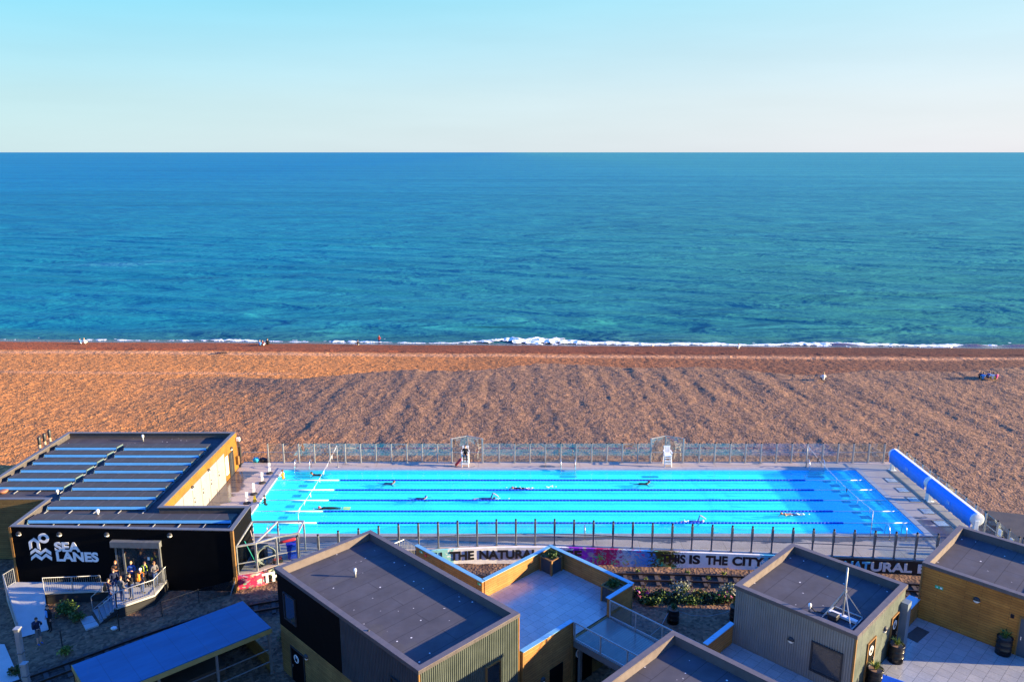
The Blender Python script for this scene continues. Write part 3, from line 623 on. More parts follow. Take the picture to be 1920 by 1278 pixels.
# ------------------------------------------------------------------ fences
CAPM = plain('black_post_cap', (.012, .012, .012), .5)
def post(t, x, y, h, w=.13, cap=True, slender=False):
    b = B(); b.bbox(x - w / 2, x + w / 2, y - w / 2, y + w / 2, .0, h, .012); b.box(x - w * .9, x + w * .9, y - w * .9, y + w * .9, 0, .02)
    if slender: b.bbox(x - w * .68, x + w * .68, y - w * .68, y + w * .68, h * .52, h - .06, .012)
    o = b.build('post', slender or GALV, t)
    if cap: c = B(); c.lathe([(.05, 0), (.075, .02), (.075, .09), (.03, .12)], (x, y, h), 10); c.build('post_cap', CAPM, o)
def panel(t, p, q, z0, z1, inset=.09):
    p, q = Vector((p[0], p[1], 0)), Vector((q[0], q[1], 0)); d = (q - p).normalized()
    b = B(); b.bar(p + d * inset + Vector((0, 0, (z0 + z1) / 2)), q - d * inset + Vector((0, 0, (z0 + z1) / 2)), .012, z1 - z0); b.build('glass_panel', GLASS, t)
ff = thing('glass_fence', 'long clear glass fence with black capped steel posts along the beach side of the pool', 'fence', (0, 0, 0))
xs = [-21.75 + 1.373 * i for i in range(41)]; fy = 66.75; prev = None
for x in xs:
    if -5.2 < x < -2.8 or 12.5 < x < 15.1: continue
    tall = min(abs(x + 5.38), abs(x + 2.64), abs(x - 12.36), abs(x - 15.24)) < .4
    if tall: continue
    post(ff, x, fy, 1.8)
line = sorted([x for x in xs if not any(abs(x - q) < .5 or a < x < e for q in (-5.38, -2.64, 12.36, 15.24) for a, e in ((-5.4, -2.6), (12.3, 15.3)))] + [-5.38, -2.64, 12.36, 15.24])
for a, e in zip(line, line[1:]):
    if (a, e) in ((-5.38, -2.64), (12.36, 15.24)): continue
    panel(ff, (a, fy), (e, fy), .08, 1.82)
for a, e in ((-5.38, -2.64), (12.36, 15.24)):          # taller bays behind the lifeguard chairs
    for x in (a, e): post(ff, x, fy, 2.28, .14, False)
    for x in ((a + e) / 2,): post(ff, x, fy + .75, 2.28, .12, False)
    b = B(); b.bar((a, fy, 2.27), ((a + e) / 2, fy + .75, 2.27), .05); b.bar(((a + e) / 2, fy + .75, 2.27), (e, fy, 2.27), .05); b.build('top_rail', GALV, ff)
    panel(ff, (a, fy), ((a + e) / 2, fy + .75), .08, 2.2); panel(ff, ((a + e) / 2, fy + .75), (e, fy), .08, 2.2)
b = B(); b.bar((-24, fy, .98), (34, fy, .98), .03, .05); b.build('mid_rail', GALV, ff)

nf = thing('glass_fence', 'clear glass fence with thick grey posts standing on the painted wall', 'fence', (0, 0, 0))
npts = [Vector((p.x, p.y + .12, 0)) for p in edge[3:]]
dense = []
for a, c in zip(npts, npts[1:]): dense += [a + (c - a) * k / 8 for k in range(8)]
dense.append(npts[-1]); sp = spaced(dense, 1.363)
for p in sp: post(nf, p.x, p.y, 1.88, .11, True, POST)
for a, c in zip(sp, sp[1:]): panel(nf, a, c, .08, 1.8)
for z_ in (.86,):
    b = B()
    for a, c in zip(sp, sp[1:]): b.bar(a + Vector((0, 0, z_)), c + Vector((0, 0, z_)), .03, .045)
    b.build('mid_rail', POST, nf)
rf = thing('glass_fence', 'clear glass fence behind the blue cover reels at the right end of the pool', 'fence', (0, 0, 0))
yy = [66.2, 64.6, 63.2, 61.9, 60.7, 59.4, 58.1, 56.8, 55.4, 54.1, 52.8, 51.4, 50.1, 49.0]
for q in yy: post(rf, 34.1, q, 1.8, .11)
for a, e in zip(yy, yy[1:]): panel(rf, (34.1, a), (34.1, e), .08, 1.8)
b = B(); b.bar((34.1, 66.2, .95), (34.1, 49, .95), .03, .05); b.build('mid_rail', GALV, rf)
for q, s in ((51.0, .34), (49.7, .3)):
    b = B(); b.box(34.03, 34.06, q - s / 2, q + s / 2, .95, 1.4); b.build('notice', WHITE, rf)

# ------------------------------------------------------------------ pool cover reels
def reel(ya, yb, lab):
    t = thing('cover_reel', lab, 'pool cover reel', (33.2, (ya + yb) / 2, 0), 0, 'pool cover reels'); h = (ya - yb) / 2
    prof = [(-.42, .82), (-.43, 1.5), (-.40, 1.68), (-.30, 1.83), (-.14, 1.92), (.04, 1.92), (.20, 1.85), (.32, 1.70), (.36, 1.52), (.32, 1.34), (.18, 1.2), (-.05, 1.14), (-.3, 1.18), (-.385, .82)]
    n = len(prof); ks = 40; v = []
    for k in range(ks + 1):
        yy = -h + .2 + (2 * h - .4) * k / ks
        for i, (x, z) in enumerate(prof):
            s = .016 * math.sin(k * 1.7 + i * .6) + .012 * math.sin(k * 3.1 + i) + (.018 * math.sin(k * .9) if i in (0, n - 1) else 0); v.append((x + s * .6, yy, z + s))
    b = B(); b.mesh(v, [(k * n + i, k * n + (i + 1) % n, (k + 1) * n + (i + 1) % n, (k + 1) * n + i) for k in range(ks) for i in range(n)] + [tuple(range(n)), tuple(reversed(range(ks * n, ks * n + n)))])
    b.build('rolled_cover', COVER, t, True)
    b = B(); b.bar((.08, -h + .15, 1.94), (.08, h - .15, 1.94), .24, .05); b.build('top_strip', WHITE, t)
    for s in (-1, 1):
        b = B(); yy = s * (h - .08); b.tube([(0, yy - .09, 1.5), (0, yy - .07, 1.5), (0, yy + .07, 1.5), (0, yy + .09, 1.5)], [.42, .48, .48, .42], 28); b.build('end_disc', WHITE, t, True)
        b = B(); b.bbox(-.2, .12, yy - .12, yy + .12, 0, 1.45, .02); b.box(-.3, .3, yy - .2, yy + .2, 0, .03); b.build('stand', WHITE, t)
    b = B(); b.box(-.475, -.465, -.35, -.16, 1.30, 1.56); b.box(-.475, -.465, -.08, .02, 1.30, 1.56); b.build('cover_mark', plain('pale_blue_print', (.25, .50, .85), .5), t)
reel(65.1, 58.85, 'rolled bright blue pool cover on white stands, the one nearer the sea')
reel(58.75, 52.3, 'rolled bright blue pool cover on white stands, the one nearer the kiosks')
FR = plain('hatch_frame', (.12, .11, .10), .5)
h0 = None
for i, (px_, py_) in enumerate(((1670, 900), (1694, 918), (1715, 936), (1738, 958), (1765, 981))):
    p = P(px_, py_, 0); lab = 'pale square hatch in the deck before the cover reels, ' + ('nearest the sea', 'second from the sea', 'middle of the five', 'second from the near end', 'nearest the kiosks')[i]
    if h0 is None:
        h0 = thing('deck_hatch', lab, 'deck hatch', (32.1, p.y, 0), 0, 'hatches in the pool deck')
        b = B(); ring(b, -.42, .42, -.42, .42, -.5, .5, -.5, .5, .004, .02); b.build('frame', FR, h0)
        b = B(); b.box(-.41, .41, -.41, .41, .004, .014); b.build('lid', plain('hatch_lid', (.42, .47, .50), .25, .3), h0)
    else: dup(h0, (32.1, p.y, 0), None, lab)
for ya, yb, q in ((58.95, 65.0, 'nearer the sea'), (52.4, 58.7, 'nearer the kiosks')):
    b = B(); b.box(32.72, 32.95, ya, yb, .003, .03); tag(b.build('drain_channel', plain('steel_blue_channel', (.06, .10, .14), .4, .3)), 'long dark drain strip in the deck under the cover reels, the one ' + q, 'drain channel', 'drain strips under the reels')

# ------------------------------------------------------------------ lane signs, bag, lifeguard chairs
sg = None
for i, (px_, py_) in enumerate(((515, 887), (500, 905), (483, 926), (465, 943))):
    p = P(px_, py_, 0); p.x = -20.95; lab = 'white zigzag lane sign on a round black foot, ' + ('nearest the sea', 'second from the sea', 'third from the sea', 'nearest the black building')[i]
    if sg is None:
        sg = thing('lane_sign', lab, 'lane sign', p, R(8), 'lane signs at the end of the pool')
        b = B(); b.lathe([(.30, 0), (.30, .04), (.22, .09), (.05, .12)], n=16); b.build('foot', RUBBER, sg, True)
        for z_, s in ((.14, 0), (.55, .03)):
            b = B(); b.mesh([(x + dx, y, z) for y in (-.03, .03) for x, z, dx in ((-.10, z_, 0), (.10, z_ + .05, 0), (.13, z_ + .36, 0), (-.07, z_ + .42, 0))], [(0, 1, 2, 3), (7, 6, 5, 4), (0, 4, 5, 1), (1, 5, 6, 2), (2, 6, 7, 3), (3, 7, 4, 0)]); b.build('sign_board', WHITE, sg)
    else: dup(sg, p, None, lab)
t = thing('wet_floor_cone', 'small yellow caution stand beside the nearest lane sign', 'caution stand', P(478, 941, 0)); b = B(); YEL = plain('yellow_plastic', (.75, .50, .02), .45)
b.mesh([(-.13, -.12, 0), (.13, -.12, 0), (.07, 0, .55), (-.07, 0, .55), (-.13, -.10, 0), (.13, -.10, 0)], [(0, 1, 2, 3), (5, 4, 3, 2), (0, 4, 5, 1), (0, 3, 4), (1, 5, 2)]); b.build('front_leaf', YEL, t)
b = B(); b.mesh([(-.13, .12, 0), (.13, .12, 0), (.07, .012, .55), (-.07, .012, .55), (-.13, .10, 0), (.13, .10, 0)], [(3, 2, 1, 0), (2, 3, 4, 5), (1, 5, 4, 0), (4, 3, 0), (2, 5, 1)]); b.build('rear_leaf', YEL, t)
def chair(x, y, lab):
    t = thing('lifeguard_chair', lab, 'lifeguard chair', (x, y, 0), 0, 'white lifeguard chairs')
    for a in (-1, 1):
        for d in (-1, 1): b = B(); b.bar((.30 * a, .42 * d, 0), (.27 * a, .26 * d, .98), .07, .09); b.build('leg', WHITE, t)
        b = B(); b.box(.30 * a - .06, .30 * a + .06, -.42, .34, 1.27, 1.31); b.bar((.30 * a, -.34, .98), (.30 * a, -.34, 1.27), .05); b.build('armrest', WHITE, t)
    b = B(); b.bbox(-.32, .32, -.34, .32, .94, 1.01, .015); b.build('seat', WHITE, t)
    b = B(); [b.bar((x_, .29, 1.0), (x_, .46, 1.68), .11, .03) for x_ in (-.22, -.075, .075, .22)]; b.bar((-.30, .455, 1.62), (.30, .455, 1.62), .03, .12); b.build('backrest', WHITE, t)
    for k, z_ in enumerate((.28, .55, .78)): b = B(); b.box(-.32, .32, -.46 + .05 * k, -.36 + .05 * k, z_, z_ + .05); b.build('step', WHITE, t)
    b = B(); b.box(-.28, .28, -.40, -.375, .38, .52); b.build('front_board', WHITE, t)
    b = B(); b.box(-.24, .24, -.407, -.401, .43, .47); b.build('dark_stripe', DARK, t)
chair(-4.12, 66.15, 'tall white lifeguard chair with a seated lifeguard by the beach fence')
chair(13.75, 66.15, 'tall white empty lifeguard chair by the beach fence')
t = thing('rescue_float', 'red rescue float leaning against the occupied lifeguard chair', 'rescue float', (-4.6, 66.0, 0)); b = B(); b.tube([(-.42, 0, .06), (-.35, 0, .12), (.05, 0, .62), (.1, 0, .7)], [.05, .12, .12, .05], 10); b.build('float_body', RED, t, True); b = B(); b.tube([(.08, 0, .68), (.12, .05, .8), (.05, .1, .7)], .015, 6); b.build('strap', DARK, t)
t = thing('bag_pile', 'black bags with a turquoise towel heaped against the beach fence', 'bags', P(488, 866, 0))
for k, (x, y, r, ma, nm) in enumerate(((-.35, 0, (.34, .22, .24), plain('turquoise_towel', (.02, .42, .55), .8), 'towel'), (.25, .05, (.36, .24, .22), RUBBER, 'bag'), (.72, 0, (.24, .2, .2), RUBBER, 'bag'))):
    b = B(); b.ell((x, y, r[2] * .9), r, 12, 8); b.v = [(vx, vy, max(vz, .005) + .04 * math.sin(vx * 23 + vy * 17)) for vx, vy, vz in b.v]; b.build(nm, ma, t, True)

# ------------------------------------------------------------------ reception building by the pool
rb_ = thing('reception_building', 'long black and yellow clad single storey building with white SEA LANES lettering', 'building', (-28, 55, -1.2))
def at_(b, name, mat, par=None, smooth=False):
    o = b.build(name, mat, par or rb_, smooth)
    if (par or rb_) is rb_: o.location = (28, -55, 1.2)
    return o
ZT = 3.3
def yf(x): return 47.13 + (-18.05 - x) * .0405
FP = [(-32.7, yf(-32.7)), (-18.05, yf(-18.05)), (-18.05, 50.75), (-24.1, 50.75), (-24.1, 65.6), (-38.6, 65.6), (-38.6, 51.9), (-32.7, 51.9)]
b = B(); b.prism(FP, -1.3, 2.82); at_(b, 'roof_deck', ROOFD)
def inset(poly, d):
    n = len(poly); out = []
    for i in range(n):
        p0, p1, p2 = Vector(poly[i - 1]), Vector(poly[i]), Vector(poly[(i + 1) % n]); e1 = (p1 - p0).normalized(); e2 = (p2 - p1).normalized()
        n1, n2 = Vector((-e1.y, e1.x)), Vector((-e2.y, e2.x)); k = n1 + n2; k = k / k.dot(n1); out.append(tuple(p1 + k * d))
    return out
def parapet(b, poly, th, z0, z1):
    q = inset(poly, th); n = len(poly)
    for i in range(n): b.prism([poly[i], poly[(i + 1) % n], q[(i + 1) % n], q[i]], z0, z1)
b = B(); parapet(b, FP, .16, 2.8, ZT - .05); at_(b, 'parapet', TRIM)
b = B(); parapet(b, inset(FP, -.05), .30, ZT - .05, ZT); at_(b, 'coping', plain('grey_coping', (.14, .135, .14), .45, .2))
sk = .06
for nm, mat, (xa, ya), (xb, yb), z0, z1 in (('black_wall', BLACK, (-32.72, yf(-32.72)), (-18.0, yf(-18.0)), -1.35, ZT - .06), ('black_wall', BLACK, (-18.05, yf(-18.05)), (-18.05, 50.75), -1.0, ZT - .06), ('black_wall', BLACK, (-18.05, 50.75), (-24.04, 50.75), -.2, ZT - .06), ('yellow_wall', WOODY, (-24.1, 50.82), (-24.1, 65.66), -.2, ZT - .06), ('rear_wall', WOODY, (-24.1, 65.6), (-38.6, 65.6), -1.2, ZT - .06), ('wood_wall', WOODD, (-38.6, 65.6), (-38.6, 51.9), -1.3, ZT - .06), ('wood_wall', WOODD, (-38.6, 51.9), (-32.72, 51.9), -1.3, ZT - .06), ('wood_wall', WOODD, (-32.7, 51.9), (-32.7, yf(-32.7)), -1.3, ZT - .06)):
    p, q = Vector((xa, ya, 0)), Vector((xb, yb, 0)); d = (q - p).normalized(); nrm = Vector((d.y, -d.x, 0)); b = B()
    b.bar(p + nrm * .03 + Vector((0, 0, (z0 + z1) / 2)), q + nrm * .03 + Vector((0, 0, (z0 + z1) / 2)), .055, z1 - z0); at_(b, nm, mat)
b = B(); b.box(-18.16, -17.98, yf(-18) - .09, yf(-18) + .09, -1.1, ZT - .06); at_(b, 'corner_post', TIMB)
b = B(); b.box(-32.8, -32.66, yf(-32.7) - .09, yf(-32.7) + .05, -1.3, ZT - .06); at_(b, 'corner_post', TIMB)
# lettering and emblem on the black front
LET = plain('white_lettering', (.72, .74, .76), .5)
def fp(px_, py_):
    p = PF(px_, py_, 47.3)
    for _ in range(4): p = PF(px_, py_, yf(p.x) - .075)
    return p
for s, (xa, yb), (xb, yt) in (('SEA', (103.5, 1033.2), (151.5, 1016.2)), ('LANES', (107, 1051.3), (185.8, 1034.8))):
    p, q = fp(xa, yb), fp(xb, yt); q2 = fp(xb, yb); text('lettering', s, LET, rb_, (p.x, p.y - .01, p.z), (1, -.0405, 0), q2.x - p.x, q.z - p.z, .012, .042)
def zig(pts, w, name='emblem'):
    b = B(); q = [fp(40 + x / 12, 985 + y / 12) for x, y in pts]; tp = [fp(40 + x / 12, 985 + (y - w) / 12) for x, y in pts]
    for i in range(len(q) - 1):
        a, c, e, f = q[i], q[i + 1], tp[i + 1], tp[i]; k = Vector((0, .03, 0))
        b.mesh([a, c, e, f, a + k, c + k, e + k, f + k], [(0, 1, 2, 3), (7, 6, 5, 4), (0, 4, 5, 1), (1, 5, 6, 2), (2, 6, 7, 3), (3, 7, 4, 0)])
    for o in (at_(b, name, LET),): pass
zig([(205, 660), (313, 577), (437, 660), (540, 577), (672, 665)], 76); zig([(222, 782), (325, 695), (457, 782), (555, 695), (690, 785)], 76)
zig([(165, 430), (278, 345), (405, 430)], 76, 'emblem')
for xs_ in ([(160, 375), (187, 545), (243, 500), (228, 375)], [(338, 375), (358, 500), (432, 545), (402, 375)]):
    b = B(); q = [fp(40 + x / 12, 985 + y / 12) + Vector((0, -.006, 0)) for x, y in xs_]; k = Vector((0, .04, 0)); b.mesh(q + [p + k for p in q], [(0, 1, 2, 3), (7, 6, 5, 4), (0, 4, 5, 1), (1, 5, 6, 2), (2, 6, 7, 3), (3, 7, 4, 0)]); at_(b, 'emblem', LET)
cc_ = fp(40 + 497 / 12, 985 + 281 / 12); b = B(); n = 32; ro, ri = .365, .17; v = []
for rad, yy in ((ro, 0), (ri, 0), (ro, .04), (ri, .04)): v += [cc_ + Vector((rad * math.cos(2 * math.pi * k / n), yy, rad * .96 * math.sin(2 * math.pi * k / n))) for k in range(n)]
b.mesh(v, [(k, (k + 1) % n, n + (k + 1) % n, n + k) for k in range(n)] + [(k, 2 * n + k, 2 * n + (k + 1) % n, (k + 1) % n) for k in range(n)]); at_(b, 'emblem', LET)
# entrance with roller shutter box
b = B(); b.prism([(-26.0, yf(-26) - .42), (-22.75, yf(-22.75) - .42), (-22.75, yf(-22.75) - .06), (-26.0, yf(-26) - .06)], 2.12, 2.52); at_(b, 'shutter_box', POST)
b = B(); b.prism([(-25.72, yf(-25.7) - .13), (-22.95, yf(-22.95) - .13), (-22.95, yf(-22.95) - .06), (-25.72, yf(-25.7) - .06)], -.42, 2.12); at_(b, 'door_glass', WINDOW)
for xx in (-25.78, -25.3, -22.9): b = B(); b.box(xx - .06, xx + .06, yf(xx) - .2, yf(xx) - .06, -.42, 2.12); at_(b, 'door_frame', POST)
b = B(); b.box(-23.75, -23.6, yf(-23.7) - .16, yf(-23.7) - .14, 1.15, 1.35); at_(b, 'door_notice', PALE)
LWH = plain('lamp_diffuser', (.78, .77, .72), .35)
def wlamp(par, loc, nrm, build=at_):
    """round bulkhead light: dark hood above, pale diffuser below"""
    n = Vector(nrm).normalized(); s = n.cross(Vector((0, 0, 1))); loc = Vector(loc)
    b = B(); N = 16
    def pt(a, r, d): return loc + s * math.cos(a) * r + Vector((0, 0, math.sin(a) * r)) + n * d
    for half, nm, ma in ((0, 'lamp_hood', DARK), (1, 'lamp_diffuser', LWH)):
        b = B(); a0 = -.15 if half == 0 else math.pi - .0 + .15; a1 = math.pi + .15 if half == 0 else 2 * math.pi - .15
        rim = [pt(a0 + (a1 - a0) * k / N, .17, 0) for k in range(N + 1)]; mid = [pt(a0 + (a1 - a0) * k / N, .15, .10 if half == 0 else .07) for k in range(N + 1)]; c = loc + n * (.13 if half == 0 else .09)
        b.mesh(rim + mid + [c], [(k, k + 1, N + 2 + k, N + 1 + k) for k in range(N)] + [(N + 1 + k, N + 2 + k, 2 * N + 2) for k in range(N)] + [(N + 1, 2 * N + 2, 2 * N + 1), (0, N + 1, 2 * N + 1, N)])
        build(b, nm, ma, par, True)
for px_, py_ in ((35, 1000), (111, 1001), (200, 1001.5), (318, 1002.5)): wlamp(rb_, fp(px_, py_), (0, -1, 0))
# cabin side facing the pool
ys = [52.2 + 1.7 * k for k in range(7)]
for a, e in zip(ys, ys[1:]):
    b = B(); b.box(-24.05, -24.0, a + .03, e - .03, .02, 2.58); o = at_(b, 'cabin_door', PANELG)
    b = B(); b.box(-24.0, -23.95, a + .18, a + .26, 1.2, 1.32); b.box(-24.0, -23.95, a + .18, a + .26, 1.55, 1.6); b.build('latch', DARK, o)
for yv in (51.2, 55.6, 58.9, 64.1): wlamp(rb_, (-24.0, yv, 2.5 if yv < 63 else 2.35), (1, 0, 0))
b = B(); b.box(-24.03, -23.99, 63.45, 64.5, 0, 2.1); o = at_(b, 'pool_door', DARK); b = B(); b.box(-23.99, -23.97, 63.9, 63.95, 0.1, 2.0); b.build('glazing_bar', POST, o)
b = B(); b.box(-24.04, -24.01, 62.6, 63.2, .5, 2.1); at_(b, 'poster', WHITE); b = B(); b.box(-24.01, -24.0, 62.66, 63.14, 1.6, 2.02); at_(b, 'poster_print', plain('mint_print', (.30, .68, .55), .5))
b = B(); b.box(-24.04, -24.01, 51.7, 52.1, .2, 2.1); at_(b, 'poster', WHITE)
b = B(); b.bbox(-24.02, -23.8, 65.0, 65.3, .5, 1.25, .02); at_(b, 'meter_box', TIMB)
b = B(); b.bbox(-24.0, -23.7, 65.35, 65.6, 2.55, 2.85, .02); at_(b, 'floodlight', WHITE)
b = B(); b.tube([(-23.9, 65.5, 2.5), (-23.85, 65.7, 1.8), (-23.8, 65.7, .9), (-23.9, 65.7, 0)], .05, 8); at_(b, 'cable', RUBBER)
b = B(); b.bbox(-23.98, -23.78, 65.62, 65.86, 1.0, 1.9, .03); at_(b, 'life_ring_box', DARK)
# solar rows standing on the roof
def solar_row(xa, xb, y, lab, tmpl={}):
    w = round(xb - xa, 2); key = w
    if key in tmpl: return dup(tmpl[key], ((xa + xb) / 2, y, 2.83), None, lab)
    t = thing('solar_panel_row', lab, 'solar panels', ((xa + xb) / 2, y, 2.83), 0, 'rows of solar panels on the black building'); h = w / 2
    b = B(); b.mesh([(-h, 0, .32), (h, 0, .32), (h, 1.08, .22), (-h, 1.08, .22), (-h, 0, .35), (h, 0, .35), (h, 1.08, .25), (-h, 1.08, .25)], [(3, 2, 1, 0), (4, 5, 6, 7), (0, 1, 5, 4), (1, 2, 6, 5), (2, 3, 7, 6), (3, 0, 4, 7)]); b.build('panel', SOLAR, t)
    b = B(); b.mesh([(-h + .03, -.03, .30), (h - .03, -.03, .30), (h - .03, -.10, .11), (-h + .03, -.10, .11), (-h + .03, -.02, .29), (h - .03, -.02, .29), (h - .03, -.09, .10), (-h + .03, -.09, .10)], [(3, 2, 1, 0), (4, 5, 6, 7), (2, 3, 7, 6), (0, 1, 5, 4), (1, 2, 6, 5), (3, 0, 4, 7)]); b.build('wind_deflector', DEFL, t)
    for s in (-1, 1): b = B(); b.mesh([(s * h, -.2, .02), (s * h, 1.05, .02), (s * h, 1.05, .20), (s * h, 0, .31), (s * (h + .015), -.2, .02), (s * (h + .015), 1.05, .02), (s * (h + .015), 1.05, .20), (s * (h + .015), 0, .31)], [(0, 1, 2, 3), (7, 6, 5, 4), (0, 3, 7, 4), (3, 2, 6, 7), (2, 1, 5, 6), (1, 0, 4, 5)]); b.build('end_plate', plain('teal_grey_plate', (.16, .26, .27), .5, .3), t)
    k = max(2, round(w / 1.75))
    for i in range(k + 1): b = B(); xx = -h + .05 + (w - .1) * i / k; b.bar((xx, -.6, .03), (xx, 1.0, .03), .05, .05); b.build('rail', GALV, t)
    tmpl[key] = t; return t
od = ['nearest the sea', 'second from the sea', 'third from the sea', 'fourth from the sea', 'fifth from the sea', 'sixth from the sea', 'seventh from the sea', 'eighth from the sea']
for i in range(6): solar_row(-37.95, -32.85, 62.35 - 1.6 * i, 'shorter row of dark solar panels on the left of the roof, ' + od[i])
for i in range(8): solar_row(-32.2, -25.35, 62.25 - 1.6 * i, 'longer row of dark solar panels on the right of the roof, ' + od[i])
solar_row(-32.3, -18.7, 48.95, 'longest row of solar panels along the black front wall of the roof')
def pipe(x, y, z, h, r, lab, white=True, nm='roof_pipe'):
    t = thing(nm, lab, 'roof pipe', (x, y, z)); b = B(); b.tube([(0, 0, 0), (0, 0, h * .62)], r, 10); b.build('stem', GALV if white else TIMB, t, True)
    b = B(); b.lathe([(r * 1.0, h * .60), (r * 1.7, h * .64), (r * 1.7, h * .88), (r * 1.1, h)], n=12); b.build('cap', WHITE if white else DARK, t, True)
p = PF(107, 918, 53.4); pipe(p.x, 53.4, 2.82, .5, .06, 'small white roof pipe at the front of the left solar panels')
p = P(202, 955, 2.82); pipe(p.x, 49.9, 2.82, .62, .07, 'grey roof pipe behind the longest row of solar panels')
p = P(284, 815, 2.82); pipe(p.x, 64.6, 2.82, .6, .06, 'thin roof pipe at the sea end of the black building')
p = P(6, 923, 2.82); t = thing('roof_vent', 'low round brown roof vent on the left wing of the black building', 'roof vent', p); b = B(); b.lathe([(.26, 0), (.26, .08), (.34, .1), (.34, .16), (.2, .2)], n=18); b.build('cowl', plain('rust_brown', (.30, .13, .07), .6), t, True)
for k, (px_, py_) in enumerate(((77, 842), (84, 837), (91, 832))):
    q = Vector((-39.0, 62.0 + .75 * k, gz(-39.0, 62.0 + .75 * k))); t = thing('flue_pipe', 'black capped timber post beyond the left roof edge, ' + ('leftmost', 'middle', 'rightmost')[k] + ' of three', 'post', q)
    b = B(); b.tube([(0, 0, 0), (0, 0, 4.1)], .09, 10); b.build('stem', plain('pale_timber', (.45, .33, .2), .7), t, True); b = B(); b.lathe([(.12, 4.0), (.13, 4.1), (.13, 4.6), (.06, 4.7)], n=12); b.build('cap', DARK, t, True)

# storage cage between the black building and the pool
cg = thing('storage_cage', 'galvanised frame enclosure with glass sides beside the black building, holding cleaning gear', 'enclosure', (-16, 49, 0))
base = [(-18.0, 47.4), (-16.87, 47.85), (-15.77, 48.7), (-14.45, 49.3)]; bk = [(-17.95, 50.6), (-16.2, 50.62), (-14.4, 50.66)]
def cgp(b, nm, ma=GALV): o = b.build(nm, ma, cg); o.location = (16, -49, 0)
for x, y in base: b = B(); b.box(x - .06, x + .06, y - .06, y + .06, 0, 1.95); cgp(b, 'post')
for x, y in bk: b = B(); b.box(x - .05, x + .05, y - .05, y + .05, 0, 2.15); cgp(b, 'post')
for a, c in zip(base, base[1:]): b = B(); b.bar((*a, 2.0), (*c, 2.0), .12, .10); cgp(b, 'rail'); b = B(); b.bar((*a, .75), (*c, .75), .04, .06); cgp(b, 'rail')
for a, c in zip(bk, bk[1:]): b = B(); b.bar((*a, 2.2), (*c, 2.2), .12, .10); cgp(b, 'rail')
for a, c in ((base[0], bk[0]), (base[1], bk[1]), (base[3], bk[2])): b = B(); b.bar((*a, 2.0), (*c, 2.2), .11, .10); cgp(b, 'rail')
for a, c in zip(base, base[1:]): b = B(); b.bar((*a, 1.0), (*c, 1.0), .012, 1.75); cgp(b, 'glass_panel', GLASS)
t = thing('wheelie_bin', 'bright blue bin at the end of the storage cage', 'bin', (-15.05, 49.75, 0), .3)
b = B(); b.prism([(-.36, -.36), (.36, -.36), (.36, .36), (-.36, .36)], 0, 1.05); b.v = [(x * (.84 + .16 * z), y * (.84 + .16 * z), z) for x, y, z in b.v]; b.build('tub', BLUEP, t)
b = B(); b.bbox(-.39, .39, -.39, .39, 1.05, 1.12, .03); b.build('lid', BLUEP, t); b = B(); b.bar((-.36, -.42, .98), (.36, -.42, .98), .04); b.build('handle', BLUEP, t)
t = thing('rescue_tube', 'red rescue tube lying across the lid of the blue bin', 'rescue tube', (-15.1, 49.72, 1.12), .3); b = B(); b.tube([(-.75, -.05, .06), (-.65, -.04, .1), (.25, .05, .16), (.4, .06, .14)], [.04, .10, .11, .05], 10); b.build('foam_body', RED, t, True); b = B(); b.tube([(.35, .06, .14), (.55, 0, .12), (.5, -.2, .06), (.3, -.2, .03)], .02, 6); b.build('strap', DARK, t)
t = thing('hose_reel', 'coiled grey pool hose standing in the storage cage', 'hose', (-16.6, 48.9, 0), .5)
b = B()
for k in range(6): rr = .62 - .05 * (k % 3); b.tube([(rr * math.cos(a), .07 * k - .2, .64 + rr * math.sin(a)) for a in [2 * math.pi * q / 20 for q in range(21)]], .035, 6, False)
b.build('hose_coil', plain('grey_hose', (.36, .35, .30), .5), t, True); b = B(); b.box(-.3, .3, -.3, .25, 0, .06); b.bar((0, -.28, .06), (0, -.28, .64), .05); b.bar((0, .22, .06), (0, .22, .64), .05); b.bar((0, -.28, .64), (0, .22, .64), .05); b.build('stand', DARK, t)
for k, (x, y, x2, y2, ma, lab) in enumerate(((-17.6, 47.95, -17.0, 48.3, plain('green_handle', (.03, .42, .30), .4), 'long green handled pool brush leaning in the storage cage'), (-17.5, 48.9, -16.9, 48.45, plain('pale_handle', (.62, .45, .36), .4), 'long pale handled pool pole leaning in the storage cage'))):
    t = thing('pool_brush', lab, 'pool brush', (x2, y2, 0)); q = Vector((x - x2, y - y2, 2.1 + .3 * k)); b = B(); b.tube([(0, 0, .08), q], .025, 7); b.build('handle', ma, t, True); b = B(); b.bbox(-.25, .25, -.05, .05, 0, .1, .015); b.build('head', DARK, t)
t = thing('pool_cleaner', 'small dark red wheeled pool cleaner on the cage floor', 'pool cleaner', (-15.9, 49.1, 0), .4); b = B(); b.bbox(-.3, .3, -.22, .22, .1, .32, .05); b.build('body', plain('dark_red', (.22, .02, .03), .45), t)
for sx_ in (-.22, .22):
    for sy_ in (-.24, .24): b = B(); b.tube([(sx_, sy_ - .04, .12), (sx_, sy_ + .04, .12)], .12, 12); b.build('wheel', RUBBER, t)
t = thing('pump_unit', 'dark pump unit with brown cover against the black wall in the cage', 'pump', (-17.3, 49.6, 0)); b = B(); b.bbox(-.4, .5, -.4, .4, 0, .75, .04); b.build('housing', DARK, t); b = B(); b.bbox(-.44, .54, -.44, .44, .75, .86, .03); b.build('cover', plain('brown_cover', (.22, .09, .05), .6), t)

